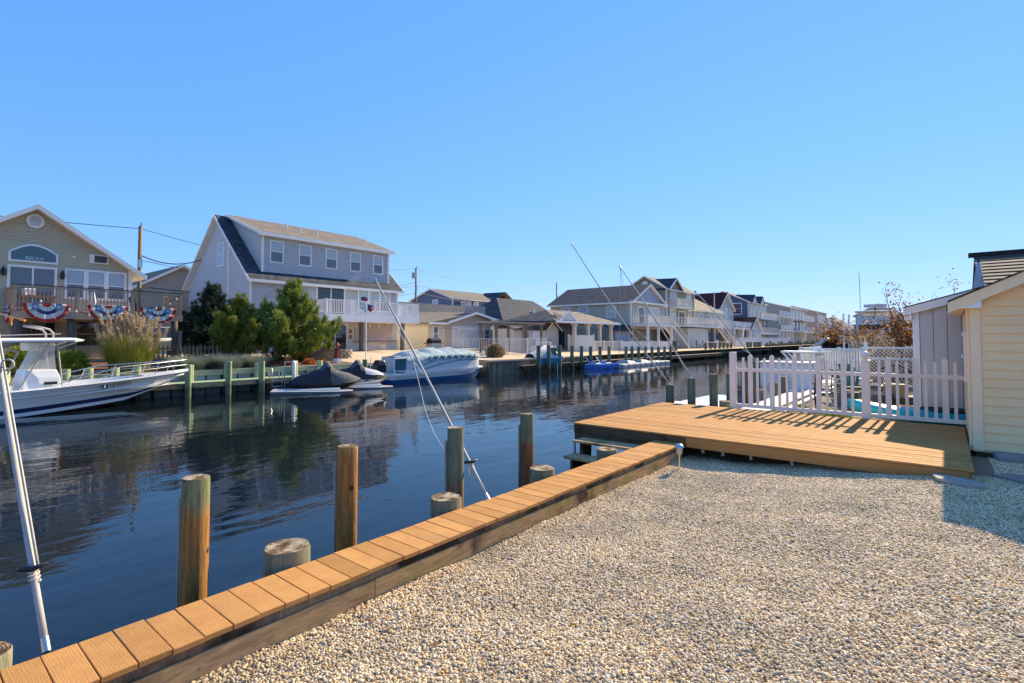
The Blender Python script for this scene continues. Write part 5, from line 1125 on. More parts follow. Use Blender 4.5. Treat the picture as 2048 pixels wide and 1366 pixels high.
def vfence(label, p, q, h, solid=True, cap=True, sp=.16):
    p = Vector(p); q = Vector(q); L = (q-p).length; t = thing('white_fence', label, 'fence', tuple(p), math.atan2(q.y-p.y, q.x-p.x), 'white vinyl fences on the far bank'); n = max(1, round(L/2.2))
    for k in range(n+1): MB().box(k*L/n-.07, k*L/n+.07, -.07, .07, -.4, h+.12).build('post', WF, t)
    for k in range(n):
        a, b = k*L/n+.075, (k+1)*L/n-.075
        if solid: MB().box(a, b, -.02, .02, .03, h-.06).build('panel', WF, t)
        else:
            mb = MB()
            for j in range(int((b-a)/sp)): mb.box(a+j*sp, a+j*sp+.05, -.015, .015, .1, h-.05)
            mb.build('balusters', WF, t)['kind'] = 'stuff'
        MB().box(a, b, -.035, .035, h-.06, h+.02).build('rail', WF, t); MB().box(a, b, -.035, .035, .0, .08).build('rail', WF, t)
vfence('tall solid white fence section between the cream shed and the pavilion', (45.4, 29.9, .3), (48.2, 28.6, .3), 1.75)
vfence('white baluster fence in front of the pavilion columns', (48.3, 28.55, .25), (54.0, 28.5, .25), 1.15, False)
vfence('solid white fence running on past the pavilion towards the stairs', (54.2, 28.4, .2), (66, 27.9, .2), 1.15)
t = thing('pool_fence', 'slim white metal fence beside the bow of the deck boat', 'fence', (32.5, 27.3, .35)); railing(t, (0, 0, 0), (5.2, -.1, 0), 1.35, WF, .17, .025, .07, 3, .04); railing(t, (0, .2, 0), (-1.5, 3.5, 0), 1.35, WF, .2, .025, .07, 2, .04)
# grill, lamp post, flowers, patio set
t = thing('barbecue_grill', 'steel gas grill with a black hood behind the deck boat', 'grill', (27.6, 30.6, .55)); MB().box(-.5, .5, -.3, .3, .1, .8).build('cabinet', METAL, t); MB().loft([[(-.5, -.3, .8), (-.5, -.3, 1.05), (-.5, 0, 1.22), (-.5, .3, 1.05), (-.5, .3, .8)], [(.5, -.3, .8), (.5, -.3, 1.05), (.5, 0, 1.22), (.5, .3, 1.05), (.5, .3, .8)]], True).build('hood', BLACK, t)
for s_ in (-1, 1): MB().box(s_*.68-.17, s_*.68+.17, -.25, .25, .78, .83).build('side_shelf', BLACK, t)
t = thing('garden_lamp', 'black garden lamp post beside the pink flowers', 'lamp', (32.1, 28.6, .4)); MB().tube([(0, 0, 0), (0, 0, 2.0)], .05, 8).build('post', BLACK, t); MB().lathe([(.08, 2.0), (.14, 2.3), (.05, 2.45)], n=8).build('lantern', M('lamp_glass', (.6, .55, .4), .3), t); MB().lathe([(.18, 2.3), (.02, 2.5)], n=8).build('cap', BLACK, t)
shrub('flower_bush', 'green bush with pink blooms beside the white metal fence', (30.6, 26.9, .25), .6, .9, leafy('pinkish_leaf', (.12, .12, .03), (.22, .17, .05), (.55, .30, .28), 3, .25), 130, 40, .1, .05)
t = thing('bar_table', 'white high table under the pergola', 'table', (38.8, 28.2, .35)); MB().box(-.7, .7, -.4, .4, .98, 1.04).build('table_top', WHITE, t)
for a in (-.6, .6):
    for b in (-.3, .3): MB().box(a-.04, a+.04, b-.04, b+.04, 0, .979).build('leg', WHITE, t)
for k, x_ in enumerate((37.6, 40.2)):
    t = thing('bar_chair', ('white bar chair with grey back at the end of the high table nearer the grill', 'white bar chair with grey back at the end of the high table nearer the shed')[k], 'chair', (x_, 28.3, .35), 0, 'bar chairs at the high table'); MB().box(-.28, .28, -.28, .28, .62, .68).build('seat', WHITE, t); MB().box(-.3, .3, .2, .26, .7, 1.35).build('backrest', M('grey_slat', (.2, .19, .17), .7), t)
    for a in (-.24, .24):
        for b in (-.24, .24): MB().box(a-.03, a+.03, b-.03, b+.03, 0, .619).build('leg', WHITE, t)
# --- navy house far behind
t = house('navy_house', 'navy blue gabled house standing behind the cottages', 58, 76, 60, 70, 1, 8.2, 9.9, lap('navy_lap', (.13, .15, .22)), SH_TAN, 'x', .25); WNV, WNL = wY(60), wXn(58)
window(t, WNV, 63.0, 63.8, 6.4, 7.6, .15, BLIND, 1, 1); window(t, WNL, 63.5, 64.5, 6.4, 7.9, .15, BLIND); window(t, WNV, 68.5, 71.2, 5.4, 7.8, .2, GLASSB, 2, 1); window(t, WNV, 60.0, 62.0, 6.8, 7.6, .15, BLIND, 1, 1); window(t, WNV, 73, 75.2, 6.9, 7.6, .15, BLIND, 1, 1)
slab(t, [(67.2, 59.0, 8.1), (69.9, 59.0, 9.8), (69.9, 64, 9.9), (67.2, 64, 8.1)], .1, SH_DK); slab(t, [(69.9, 59.0, 9.8), (72.6, 59.0, 8.1), (72.6, 64, 8.1), (69.9, 64, 9.9)], .1, SH_TAN)  # cross gable: shaded side in charcoal, sunny side in tan, lighting put into colour
house('white_gable_house', 'white gabled house with a grey roof behind the yellow cottage', 44, 60, 52, 60, .8, 4.8, 6.6, lap('white_lap', (.7, .68, .66)), SH_DK, 'x', .25)
t = house('brown_back_house', 'grey-brown gabled house seen between the green and grey houses', 12.8, 20.2, 50, 60, .8, 5.8, 8.0, lap('taupe_lap', (.50, .40, .32)), SH_TAN, 'y', .25); window(t, wY(50), 17.9, 18.9, 3.6, 5.0, .12, BLIND)
# --- grey-green house on posts
GGM = lap('grey_green_lap', (.46, .42, .34))
t = house('front_gable_house', 'grey-green house with a white-trimmed front gable over a raised balcony', 58.6, 68.4, 29.5, 41.5, 3.2, 6.35, 8.75, GGM, SH_DK, 'y'); WA, WB = wY(29.5), wXn(58.6)
MB().box(58.7, 68.3, 31.5, 41.4, .3, 3.0).build('lower_wall', lap('taupe_lap', (.50, .40, .32)), t); MB().box(58.2, 68.8, 29.04, 29.46, 6.1, 6.32).build('eave_board', TRIM, t); flat(t, lap('gable_grey', (.42, .43, .45)), WA, [(59.4, 6.5), (67.6, 6.5), (63.5, 8.5)], 'gable_panel', .025, .035)
window(t, WA, 60.6, 62.2, 3.55, 5.6, .12, GLASSD, 1, 1, name='door'); window(t, WA, 63.9, 66.7, 4.3, 5.7, .12, BLIND, 3, 1)
for a, b, z_ in ((38.2, 39.6, 5.1), (35.6, 36.8, 4.4), (31.6, 32.8, 4.4)): window(t, WB, a, b, z_, 5.75, .1, BLIND)
balcony(t, 58.9, 66.9, 27.4, 29.48, 3.5, legs=(59.4, 62.4, 66.4), leg_m=TRIM)
stairs('white stairs dropping from the grey-green house balcony to its yard', (67.0, 28.4, 3.4), (73.0, 28.4, .4), 1.3, WF)
t = thing('boat_shed', 'small grey shed with a round wall emblem beside the white fence', 'shed', (0, 0, 0)); GS2 = lap('pale_shed_lap', (.50, .49, .48)); MB().box(55.6, 60.2, 30, 32, .3, 2.7).build('wall', GS2, t); MB().prism([(58.9, 29.98, .3), (60.25, 29.98, .3), (60.25, 29.98, 2.75), (59.6, 29.98, 3.4), (58.9, 29.98, 2.75)], (0, .02, 0)).build('gable_wall', WF, t); slab(t, [(55.2, 29.6, 2.65), (58.9, 29.6, 2.65), (59.6, 29.6, 3.5), (59.6, 32.2, 3.5), (55.2, 32.2, 3.5)], .08, SH_DK); MB().lathe([(.34, 0), (.34, .03), (.2, .035)], n=16).build('wall_emblem', M('emblem_blue', (.2, .25, .32), .6), t, loc=(59.6, 29.95, 2.1), rot=(R(90), 0, 0))
# --- olive three-storey house
OLV = lap('olive_lap', (.30, .28, .17))
t = house('olive_house', 'three-storey dark olive house with white balconies', 71.6, 82.4, 30.5, 37.0, 3.4, 9.0, 10.9, OLV, SH_TAN, 'x'); WA, WB = wY(30.5), wXn(71.6)
MB().box(72, 82, 33, 37, .3, 3.3).build('lower_wall', lap('taupe_lap', (.42, .35, .3)), t); o = MB().lathe([(.5, 0), (.5, .05), (.36, .06)], n=20).build('gable_vent', WHITE, t, loc=(71.55, 33.75, 9.6), rot=(0, R(-90), 0))
slab(t, [(71.4, 29.9, 8.8), (74.0, 29.9, 10.5), (74.0, 33.4, 10.6), (71.4, 33.4, 8.8)], .1, SH_DK); slab(t, [(74.0, 29.9, 10.5), (76.6, 29.9, 8.8), (76.6, 33.4, 8.8), (74.0, 33.4, 10.6)], .1, SH_TAN); MB().prism([(71.8, 30.3, 8.9), (76.2, 30.3, 8.9), (74.0, 30.3, 10.35)], (0, .2, 0)).build('gable_wall', OLV, t)  # front gable slopes coloured for light: dark away from the sun, tan towards it
for a_, b_ in (((71.4, 29.86, 8.72), (74.0, 29.86, 10.42)), ((76.6, 29.86, 8.72), (74.0, 29.86, 10.42))): MB().beam(a_, b_, .06, .22).build('rake_board', TRIM, t)
window(t, WA, 73.0, 75.0, 6.5, 8.4, .13, GLASSB, 2, 1, name='door'); window(t, WA, 79.2, 80.8, 6.9, 8.5, .13, BLIND, 2); window(t, WA, 72.8, 74.6, 4.4, 6.0, .13, BLIND, 2); window(t, WA, 76.0, 78.2, 3.7, 5.7, .13, GLASSD, 2, 1, name='sliding_door'); window(t, WA, 79.8, 80.7, 4.3, 5.9, .13, LOWG)
balcony(t, 72.4, 78.2, 29.2, 30.48, 6.4, solid=False, th=.25); MB().beam((78.8, 29.3, 6.0), (82.2, 29.3, 6.0), 1.6, .06).build('awning', M('cream_awning', (.75, .68, .55), .7), t)
balcony(t, 71.8, 90.5, 27.6, 30.48, 3.65, legs=(82.6, 86.4, 90), sides=True)
GAR = thing('beige_shed', 'flat-roofed beige shed under the olive house deck', 'shed', (0, 0, 0)); MB().box(73.6, 80.4, 28.2, 31, .4, 3.2).build('wall', M('beige_panel', (.72, .65, .54), .7, var=.06), GAR); MB().box(80.42, 82.0, 28.25, 31, .4, 3.1).build('door', M('pale_door', (.66, .64, .60), .6), GAR)
stairs('white stairs from the olive house deck down to the sandy yard', (84.6, 27.2, 3.5), (90.5, 26.9, .4), 1.2, WF)
# --- tan-roofed house and red-roofed house
t = house('tan_roof_house', 'grey house under a broad tan shingle roof next to the olive house', 83.6, 97.0, 31.0, 42, 3.2, 6.5, 9.4, lap('grey_tan_lap', (.40, .39, .36)), SH_TAN, 'x'); WA = wY(31)
for a, b, nm in ((85.6, 87.4, 'window'), (90, 91.2, 'door'), (94.4, 96, 'window')): window(t, WA, a, b, 3.8 if nm == 'door' else 4.4, 5.8, .12, LOWG, 1, 1, name=nm)
balcony(t, 91, 108, 28.4, 30.98, 3.65, solid=True, legs=(92, 98, 103, 107.6)); stairs('white ladder-like stairs from the red-roofed house deck', (97.5, 28.0, 3.5), (93.0, 27.2, .5), 1.4, WF)
t = house('red_roof_house', 'grey house with a steep dark red roof and white arched window', 98.5, 107.0, 32, 46, 3, 7.4, 10.5, lap('light_grey_lap', (.50, .47, .42)), SH_RED, 'y'); WA = wY(32)
window(t, WA, 102.4, 103.3, 5.6, 7.4, .12, BLIND, 2, 1); 
for a in (100.4, 105.0): window(t, WA, a, a+.35, 6.3, 7.1, .1, BLIND, 1, 1)
t = house('red_roof_cottage', 'small cottage with a dark red gable roof and white porch', 105.5, 113.5, 28.6, 34, .3, 3.5, 5.9, lap('white_grey_lap', (.62, .61, .60)), SH_RED, 'y', oh=.3); window(t, wY(28.6), 106.6, 108.2, 1.2, 2.7, .12, LOWG); window(t, wY(28.6), 110.0, 112, 1.2, 2.7, .12, LOWG, 2)
# --- blue house with porches, grey and tan far ones
t = house('blue_house', 'dark blue three-storey house with stacked white porches', 113.8, 127.5, 31, 41, .4, 9.4, 11.7, lap('deep_blue_lap', (.12, .155, .24)), SH_TAN, 'x', .3); WA, WB = wY(31), wXn(113.8)
window(t, WB, 32.4, 34.0, 6.8, 8.9, .18, LOWG); flat(t, M('far_front', (.50, .46, .40), .6), WA, [(114.2, .4), (127.4, .4), (127.4, 9.3), (114.2, 9.3)], 'front_wall', .03, .05)
for z_ in (3.9, 7.0):
    for a in (115.5, 119, 122.4, 125.2): window(t, wY(30.94), a, a+1.5, z_-.6, z_+1.6, .12, LOWG, 1, 1)
    balcony(t, 114, 128, 28.6, 30.9, z_-1.0, th=.35, sp=.3)
for k in (116, 122): slab(t, [(k-1.8, 30.2, 9.2), (k, 30.2, 10.8), (k, 34, 11), (k-1.8, 34, 9.2)], .1, SH_DK); slab(t, [(k, 30.2, 10.8), (k+1.8, 30.2, 9.2), (k+1.8, 34, 9.2), (k, 34, 11)], .1, SH_TAN); MB().prism([(k-1.6, 30.3, 9.2), (k+1.6, 30.3, 9.2), (k, 30.3, 10.6)], (0, .2, 0)).build('gable_wall', WF, t)  # small gables: charcoal paints the shaded slope, tan the sunlit one
t2 = thing('screen_porch', 'white two-storey porch with a roof deck joined to the blue house', 'porch', (0, 0, 0)); MB().box(128.2, 141, 28.2, 34, 3.4, 3.7).build('floor', WF, t2); MB().box(128.2, 141, 28.2, 34, 6.5, 6.8).build('roof', WF, t2)
for k in range(5):
    x_ = 128.4+k*3.1; MB().box(x_-.2, x_+.2, 28.2, 28.6, .3, 3.4).build('post', WF, t2); MB().box(x_-.2, x_+.2, 28.2, 28.6, 3.7, 6.5).build('post', WF, t2)
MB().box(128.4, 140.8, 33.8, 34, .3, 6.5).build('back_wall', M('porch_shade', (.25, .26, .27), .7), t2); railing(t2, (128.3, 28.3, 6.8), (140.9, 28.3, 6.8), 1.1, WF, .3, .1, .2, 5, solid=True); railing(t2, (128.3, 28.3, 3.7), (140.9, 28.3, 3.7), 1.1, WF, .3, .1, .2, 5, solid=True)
for i, (nm, lb, x0, x1, col, ze) in enumerate((('grey_house_far', 'tall grey house with white balconies past the blue house', 148, 166, (.36, .34, .29), 9.6), ('tan_house_far', 'tan three-storey house past the tall grey one', 184, 199, (.46, .35, .25), 10.0))):
    t = house(nm.replace('_far', ''), lb, x0, x1, 30, 44, .4, ze, ze+2, lap(nm+'_lap', col), SH_TAN, 'x', .35)
    flat(t, lap(nm+'_lap', col), wY(30), [(x0+.2, .4), (x1-.2, .4), (x1-.2, ze-.2), (x0+.2, ze-.2)], 'front_wall', .03, .05)
    for z_ in (3.6, 6.6):
        for a in np.arange(x0+1.5, x1-2.5, 4): window(t, wY(29.94), a, a+1.8, z_+.3, z_+2.2, .15, LOWG, 1, 1)
        balcony(t, x0+.5, x1-(1 if i == 0 else 6), 27.6, 29.9, z_, th=.35, sp=.35)
t = house('cream_hip_house', 'low cream house with a dark roof at the end of the canal', 226, 252, 26, 40, .4, 5.2, 9.5, lap('cream_far_lap', (.62, .56, .47)), SH_DK, 'x', .4, oh=1)
for a in (229, 233, 240, 246): window(t, wXn(226), 28+(a-229)*.5, 29.5+(a-229)*.5, 2.5, 4, .2, LOWG)
house('white_far_house', 'white house with a small gable beyond the brown-leaved tree', 118, 130, 6.0, 13, .3, 6.2, 8.2, lap('white_far_lap', (.66, .65, .64)), SH_DK, 'x', .35)

# ================================================================== far docks, pilings, floats
fd = thing('far_dock', 'long plank dock with tall pilings below the pavilion', 'dock', (0, 0, 0)); PLK = M('grey_plank', (.34, .29, .23), .9, var=.25, vs=2, st=(3, .6, 1))
for k in range(int((73-29.5)/.6)): MB().box(29.5+k*.6, 30.08+k*.6, 23.3, 24.9, -.30, -.22).build('plank', PLK, fd)
MB().box(29.5, 73, 23.24, 23.295, -.55, -.23).build('fascia_board', TIMBD, fd)
for k in range(12): MB().box(30+k*3.7, 30.25+k*3.7, 23.5, 23.75, -2, -.31).build('post', TIMBD, fd)
wb = thing('plank_bulkhead', 'weathered vertical-plank bulkhead at the bow of the deck boat', 'bulkhead', (0, 0, 0)); BKM = M('bulkhead_plank', (.26, .19, .13), .9, var=.45, st=(2, 2, .4), vs=3, rnd=.35)
for k in range(40): MB().box(26.3+k*.3, 26.585+k*.3, 23.66-.03*(k % 2), 23.8, -1.8, .12).build('plank', BKM, wb)
for k in range(18): MB().box(38.4+k*2, 40.38+k*2, 25.3, 25.4, -1.8, .2).build('panel', M('bulkhead_panel', (.20, .17, .13), .9, var=.3), wb)
MB().box(26.2, 38.4, 23.5, 23.95, .125, .22).build('cap', PLK, wb); MB().box(26.25, 26.38, 23.8, 26.6, -1.8, .2).build('return_wall', BKM, wb)
MB().box(74, 103, 26.0, 26.1, -1.8, .25).build('panel', M('bulkhead_panel', (.2, .17, .13)), wb); MB().box(103, 210, 25.2, 25.4, -1.8, .6).build('panel', TIMBD, wb)
for k, px_ in enumerate((1077, 1097, 1119, 1144, 1163, 1181, 1200, 1218, 1252, 1264, 1277, 1291, 1304, 1317, 1329, 1341)):
    p = at_Y(px_, 693+(.4*k if k < 6 else 2)-(2 if k < 3 else 0), 23.1); pile(p.x, 23.1, min(1.2, p.z+.1), .15, PILE_F, 'dark green dock piling on the far plank dock', 'tall pilings along the far plank dock', n=9)
p = at_Y(1338/1.03, 690, 24.5)
for x_, tz in ((33.4, 1.0), (61, 1.4)): pile(x_, 23.45 if x_ < 40 else 25, tz, .3, PILE_F, ('thick dark piling beside the white metal fence' if x_ < 40 else 'thick piling where the far dock meets the sandy yard'), 'thick pilings on the far bank', n=10)
for px_ in (1411, 1421, 1430, 1439, 1447, 1455, 1462):
    p = at_Y(px_, 686, 24.6); pile(p.x, 24.6, min(1.35, p.z), .17, PILE_F, 'slim piling of the second far dock, off the white rope fence', 'pilings of the second far dock', n=8)
for px_ in (1495, 1501, 1509, 1515, 1520):
    p = at_Y(px_, 684, 24.6); pile(p.x, 24.6, min(1.8, p.z), .22, PILE_F, 'slim piling in front of the solid white dock fence', 'pilings before the white dock fence', n=8)
sd2 = thing('second_dock', 'low plank dock below the white rope fence', 'dock', (0, 0, 0))
for k in range(16): MB().box(72.5+k*1.9, 74.36+k*1.9, 24.4, 26, -.32, -.2).build('plank', PLK, sd2)
for k in range(46):
    x_ = 103+k*2.2; pile(x_, 24.9, .95+.25*math.sin(k*1.7), .2, PILE_F, 'dark sheet piling along the canal end bulkhead', 'dark pilings along the canal end bulkhead', n=7)
vfence('long solid white fence along the water past the stairs', (90, 26.4, .3), (127, 26.0, .3), 1.5); 
t = thing('rope_fence', 'white post and rope fence round the sandy yard', 'fence', (0, 0, 0))
for k in range(4): MB().box(76.0+k*4.4, 76.25+k*4.4, 26.3, 26.55, .2, 1.5).build('post', WF, t)
for k in range(3): MB().tube(bez((76.1+k*4.4, 26.4, 1.35), (80.5+k*4.4, 26.4, 1.35), (0, 0, -.22)), .04, 6).build('rope', ROPE, t)
for k, x_ in enumerate((75.0, 77.6)):
    t = thing('yard_chair', ('grey yard chair by the beige shed door', 'grey yard chair nearer the rope fence')[k], 'chair', (x_, 27.2, .4), .4, 'grey yard chairs by the beige shed'); MB().box(-.35, .35, -.35, .3, .35, .42).build('seat', BLACK, t); MB().box(-.35, .35, .3, .38, .4, 1.05).build('backrest', BLACK, t)
    for a in (-.3, .3):
        for b in (-.3, .25): MB().box(a-.03, a+.03, b-.03, b+.03, 0, .349).build('leg', BLACK, t)
fo_ = thing('floating_dock', 'long pale grey modular floating dock on the far side', 'float', (0, 0, 0)); 
for k in range(9):
    for j in range(2):
        x_ = 41.0+k*1.12; y_ = 21.4+j*1.0; MB().loft([[(x_, y_, -.9), (x_+1.08, y_, -.9), (x_+1.08, y_+.96, -.9), (x_, y_+.96, -.9)], [(x_, y_, -.5), (x_+1.08, y_, -.5), (x_+1.08, y_+.96, -.5), (x_, y_+.96, -.5)]], True).build('float_cube', PLAT, fo_, bevel=.1)
for x_ in (42.5, 45.2): MB().loft([[(x_, 21.7, -.5), (x_+1.6, 21.7, -.5), (x_+1.6, 23, -.5), (x_, 23, -.5)], [(x_+.3, 21.9, -.22), (x_+1.5, 21.9, -.32), (x_+1.5, 22.8, -.32), (x_+.3, 22.8, -.22)]], True).build('ramp_block', PLAT, fo_, bevel=.05)
LBL = M('pedal_blue', (.05, .16, .48), .35, var=.2)
for k, x_ in enumerate((38.3, 40.0)):
    t = thing('pedal_boat', ('blue and white pedal boat nearer the covered skiff', 'blue and white pedal boat moored against the grey float')[k], 'boat', (x_, 22.6, -.8), R(-60), 'pedal boats by the grey float')
    for s_ in (-1, 1): MB().loft([[(-.9, s_*.5-.2, .0), (-.9, s_*.5+.2, .0), (-.9, s_*.5+.2, .3), (-.9, s_*.5-.2, .3)], [(.6, s_*.5-.22, -.05), (.6, s_*.5+.22, -.05), (.6, s_*.5+.22, .36), (.6, s_*.5-.22, .36)], [(1.2, s_*.5-.05, .2), (1.2, s_*.5+.05, .2), (1.2, s_*.5+.05, .42), (1.2, s_*.5-.05, .42)]], True).build('float_hull', LBL, t, bevel=.05)
    MB().box(-.8, .5, -.62, .62, .37, .44).build('deck', WHITE, t); MB().beam((-.45, -.5, .45), (-.75, -.5, .95), .06, .9, up=(0, 1, 0)).build('seat_back', LBL, t) if 0 else MB().loft([[(-.5, -.55, .44), (-.4, -.55, .44), (-.4, .55, .44), (-.5, .55, .44)], [(-.8, -.5, .9), (-.7, -.5, .92), (-.7, .5, .92), (-.8, .5, .9)]], True).build('seat_back', WHITE if k else LBL, t); MB().box(-.42, .1, -.5, .5, .441, .56).build('seat', LBL, t)
t = thing('covered_skiff', 'small blue skiff on the far dock under a grey tarp', 'boat', (33.2, 23.9, -.22), R(-15)); MB().loft([[(-1.6, -.6, .05), (-1.6, .6, .05), (-1.6, .7, .5), (-1.6, -.7, .5)], [(.6, -.65, .02), (.6, .65, .02), (.6, .78, .52), (.6, -.78, .52)], [(1.7, -.05, .25), (1.7, .05, .25), (1.7, .06, .62), (1.7, -.06, .62)]], True).build('hull', M('skiff_blue', (.03, .25, .45), .4), t)
MB().loft([[(a, -w-.03, .42), (a, -w*.6, .62+h*.5), (a, 0, .6+h), (a, w*.6, .62+h*.5), (a, w+.03, .42)] for a, w, h in ((-1.65, .68, .2), (-.8, .74, .55), (-.1, .77, .85), (.6, .78, .5), (1.3, .4, .2), (1.75, .08, .06))]).build('tarp', M('tarp_grey', (.52, .50, .50), .8, var=.12, bump=.03, bs=5), t, smooth=True)
t = thing('far_ladder', 'white swim ladder hanging from the far dock by the skiff', 'ladder', (33.6, 23.15, -.2))
for a in (0, .5): MB().tube([(a, 0, .5), (a, 0, -1.1)], .03, 6).build('side_rail', WHITE, t)
for k in range(5): MB().tube([(0, 0, -.9+k*.3), (.5, 0, -.9+k*.3)], .025, 6).build('rung', WHITE, t)
t = thing('beach_flag_pole', 'tall bare white pole in the sandy yard by the rope fence', 'pole', tuple(at_Y(1430, 688, 27.2))); MB().tube([(0, 0, -.5), (0, 0, 8.0)], .07, 8).build('pole', WF, t)

# ================================================================== utility poles and wires
POLE = M('utility_pole', (.25, .17, .10), .9, var=.3, st=(4, 4, .5)); WIRE = M('wire', (.035, .035, .04), .6)
def upole(label, x, y, top, tr=True, z0=.3):
    t = thing('utility_pole', label, 'utility pole', (x, y, z0), 0, 'utility poles behind the houses'); h = top-z0; MB().tube([(0, 0, -.3), (0, 0, h)], [.17, .12], 10).build('pole', POLE, t, smooth=True)
    MB().box(-.06, .06, -.2, -.08, h-.1, h+.25).build('insulator', METAL, t)
    if tr: MB().lathe([(.22, 0), (.26, .05), (.26, .75), (.1, .85)], (-.42, 0, h-1.5), 10).build('transformer', M('transformer_grey', (.35, .35, .36), .5), t)
    MB().box(-.12, .12, -.24, -.12, h-3.2, h-2.6).build('bracket', METAL, t); return t
A = at_Y(281, 452, 47); upole('brown utility pole between the green house and the grey house', A.x, A.y, A.z, False)
B = at_Y(832, 536, 58); upole('utility pole with a transformer right of the grey house', B.x, B.y, B.z)
Cp = at_Y(1113, 566, 64); upole('bare utility pole behind the front-gable house', Cp.x, Cp.y, Cp.z, False)
def wire(label, p, q, sag, r=.025): tag(MB().tube(bez(p, q, (0, 0, -sag), 16), r, 5).build('overhead_wire', WIRE), label, 'wire', 'overhead wires')
wire('lower overhead wire from the brown pole to the grey house gable', A-Vector((0, 0, 2.2)), at_X(402, 520, 16.4), .5, .04); wire('upper overhead wire from the brown pole passing behind the grey house', A-Vector((0, 0, .2)), B, 1.5); wire('wire leaving the brown pole behind the green house roof', A-Vector((0, 0, .2)), (-25, 49, 11.5), 1.0)
wire('middle overhead wire from the brown pole passing behind the grey house', A-Vector((0, 0, 2.6)), B-Vector((0, 0, 2.6)), 1.2); wire('low cable from the brown pole behind the evergreen trees', A-Vector((0, 0, 4.6)), B-Vector((0, 0, 3.6)), 1.0, .035)
for dz, lb in ((.1, 'top'), (2.4, 'middle'), (3.4, 'bottom')): wire(lb+' overhead wire strung between the transformer pole and the bare pole', B-Vector((0, 0, dz)), Cp-Vector((0, 0, dz)), 1.6)
wire('overhead wire sloping from the transformer pole to the grey house', B-Vector((0, 0, 2.0)), (29.0, 44, 7.0), .5); wire('overhead wire sloping from the bare pole to the front-gable house', Cp-Vector((0, 0, 2.0)), (60, 41, 6.2), .4)

# ================================================================== neighbour's yard beyond the picket fence
NWK = M('bleached_walkway', (.58, .52, .46), .8, var=.12, vs=2)
nw = thing('bleached_walkway', 'sun-bleached plank walkway along the neighbour bulkhead', 'walkway', (0, 0, 0))
for k in range(60): MB().box(12.6+k*.3, 12.885+k*.3, 3.12, 3.72, .06, .10).build('plank', NWK, nw)
MB().box(12.6, 30.6, 3.085, 3.118, -.05, .095).build('edge_board', PLK, nw); MB().tube([(13.2, 2.9, .06), (22, 2.95, .06)], .05, 8).build('edge_pipe', WHITE, nw)
t = thing('dock_railing', 'white baluster railing round the neighbour dock platform', 'railing', (0, 0, 0)); pa_, pb_ = at_X(1640, 697, 22.0), at_X(1729, 702, 19.0)
railing(t, (22.6, 4.25, .25), (19.2, 1.95, .3), 1.08, WHITE, .16, .045, .11, 4); railing(t, (22.7, 4.3, .25), (26.8, 4.3, .25), 1.08, WHITE, .16, .045, .11, 3)
t = thing('fish_table', 'white dockside table with angled brackets', 'table', tuple(at_X(1612, 702, 21.5)*1)); z_ = t.location.z; MB().box(-.45, .45, -.75, .75, -.06, 0).build('table_top', WHITE, t, bevel=.01)
for a in (-.35, .35):
    for b in (-.3, .3): MB().box(a-.05, a+.05, b-.05, b+.05, -z_+.1, -.061).build('leg', WHITE, t)
    for b in (-1, 1): MB().beam((a, b*.3, -.5), (a, b*.7, -.06), .06, .06).build('bracket', WHITE, t)
t = thing('white_dock_box', 'white panelled dock box behind the first pickets', 'dock box', tuple(at_z(1575, 775, .08))); MB().box(-.4, .4, -.75, .75, 0, .80).build('box_body', M('dock_box_white', (.78, .78, .78), .5), t, bevel=.02); MB().box(-.44, .44, -.79, .79, .802, .87).build('lid', WHITE, t, bevel=.015)
# white moored skiff behind the pilings
t = thing('white_skiff', 'flat white skiff moored behind the green pilings off the deck', 'boat', (15.3, 5.6, -.8), R(4)); MB().loft([[(-2.2, -.75, .05), (-2.2, .75, .05), (-2.2, .85, .5), (-2.2, -.85, .5)], [(1.2, -.7, .05), (1.2, .7, .05), (1.2, .85, .55), (1.2, -.85, .55)], [(2.5, -.15, .3), (2.5, .15, .3), (2.5, .2, .68), (2.5, -.2, .68)]], True).build('hull', HULL, t, bevel=.03); MB().box(-2.0, 1.0, -.6, .6, .552, .60).build('deck', WHITE, t); MB().box(-1.0, -.5, -.5, .5, .602, .72).build('bench', WHITE, t)
# kayak
KAY = M('kayak_turquoise', (.0, .30, .42), .3, var=.08)
t = thing('kayak', 'turquoise kayak lying behind the picket fence against the grey shed', 'kayak', (11.9, .02, .19), R(93)); ks = []
for s in np.linspace(-1, 1, 21):
    w = .37*max(0, 1-abs(s)**2.6)**.75+.012; rk = .16*abs(s)**3; sec = []
    for k in range(14): a = 2*math.pi*k/14; sec.append((s*1.45, w*math.cos(a), .16+rk+(.13 if math.sin(a) > 0 else .15)*math.sin(a)*(1 if abs(s) < .85 else 1-(abs(s)-.85)*3)))
    ks.append(sec)
MB().loft(ks, True).build('hull', KAY, t, smooth=True); MB().lathe([(.30, .0), (.27, .03), (.22, -.06), (.02, -.09)], (-.05, 0, .285), 18, 1.5, .8).build('cockpit', BLACK, t); MB().lathe([(.02, -.02), (.17, -.01), (.17, .02), (.02, .035)], n=18, sy=1.15).build('seat_back', BLACK, t, loc=(-.42, 0, .46), rot=(0, R(68), 0), smooth=True)
for a in (.55, -.85): MB().tube([(a, -.3, .25), (a, 0, .32), (a, .3, .25)], .01, 6).build('deck_strap', BLACK, t)
text(t, 'W', .13, BLACK, (-.55, .345, .12), (R(90), 0, R(180)), 'lettering', .004)
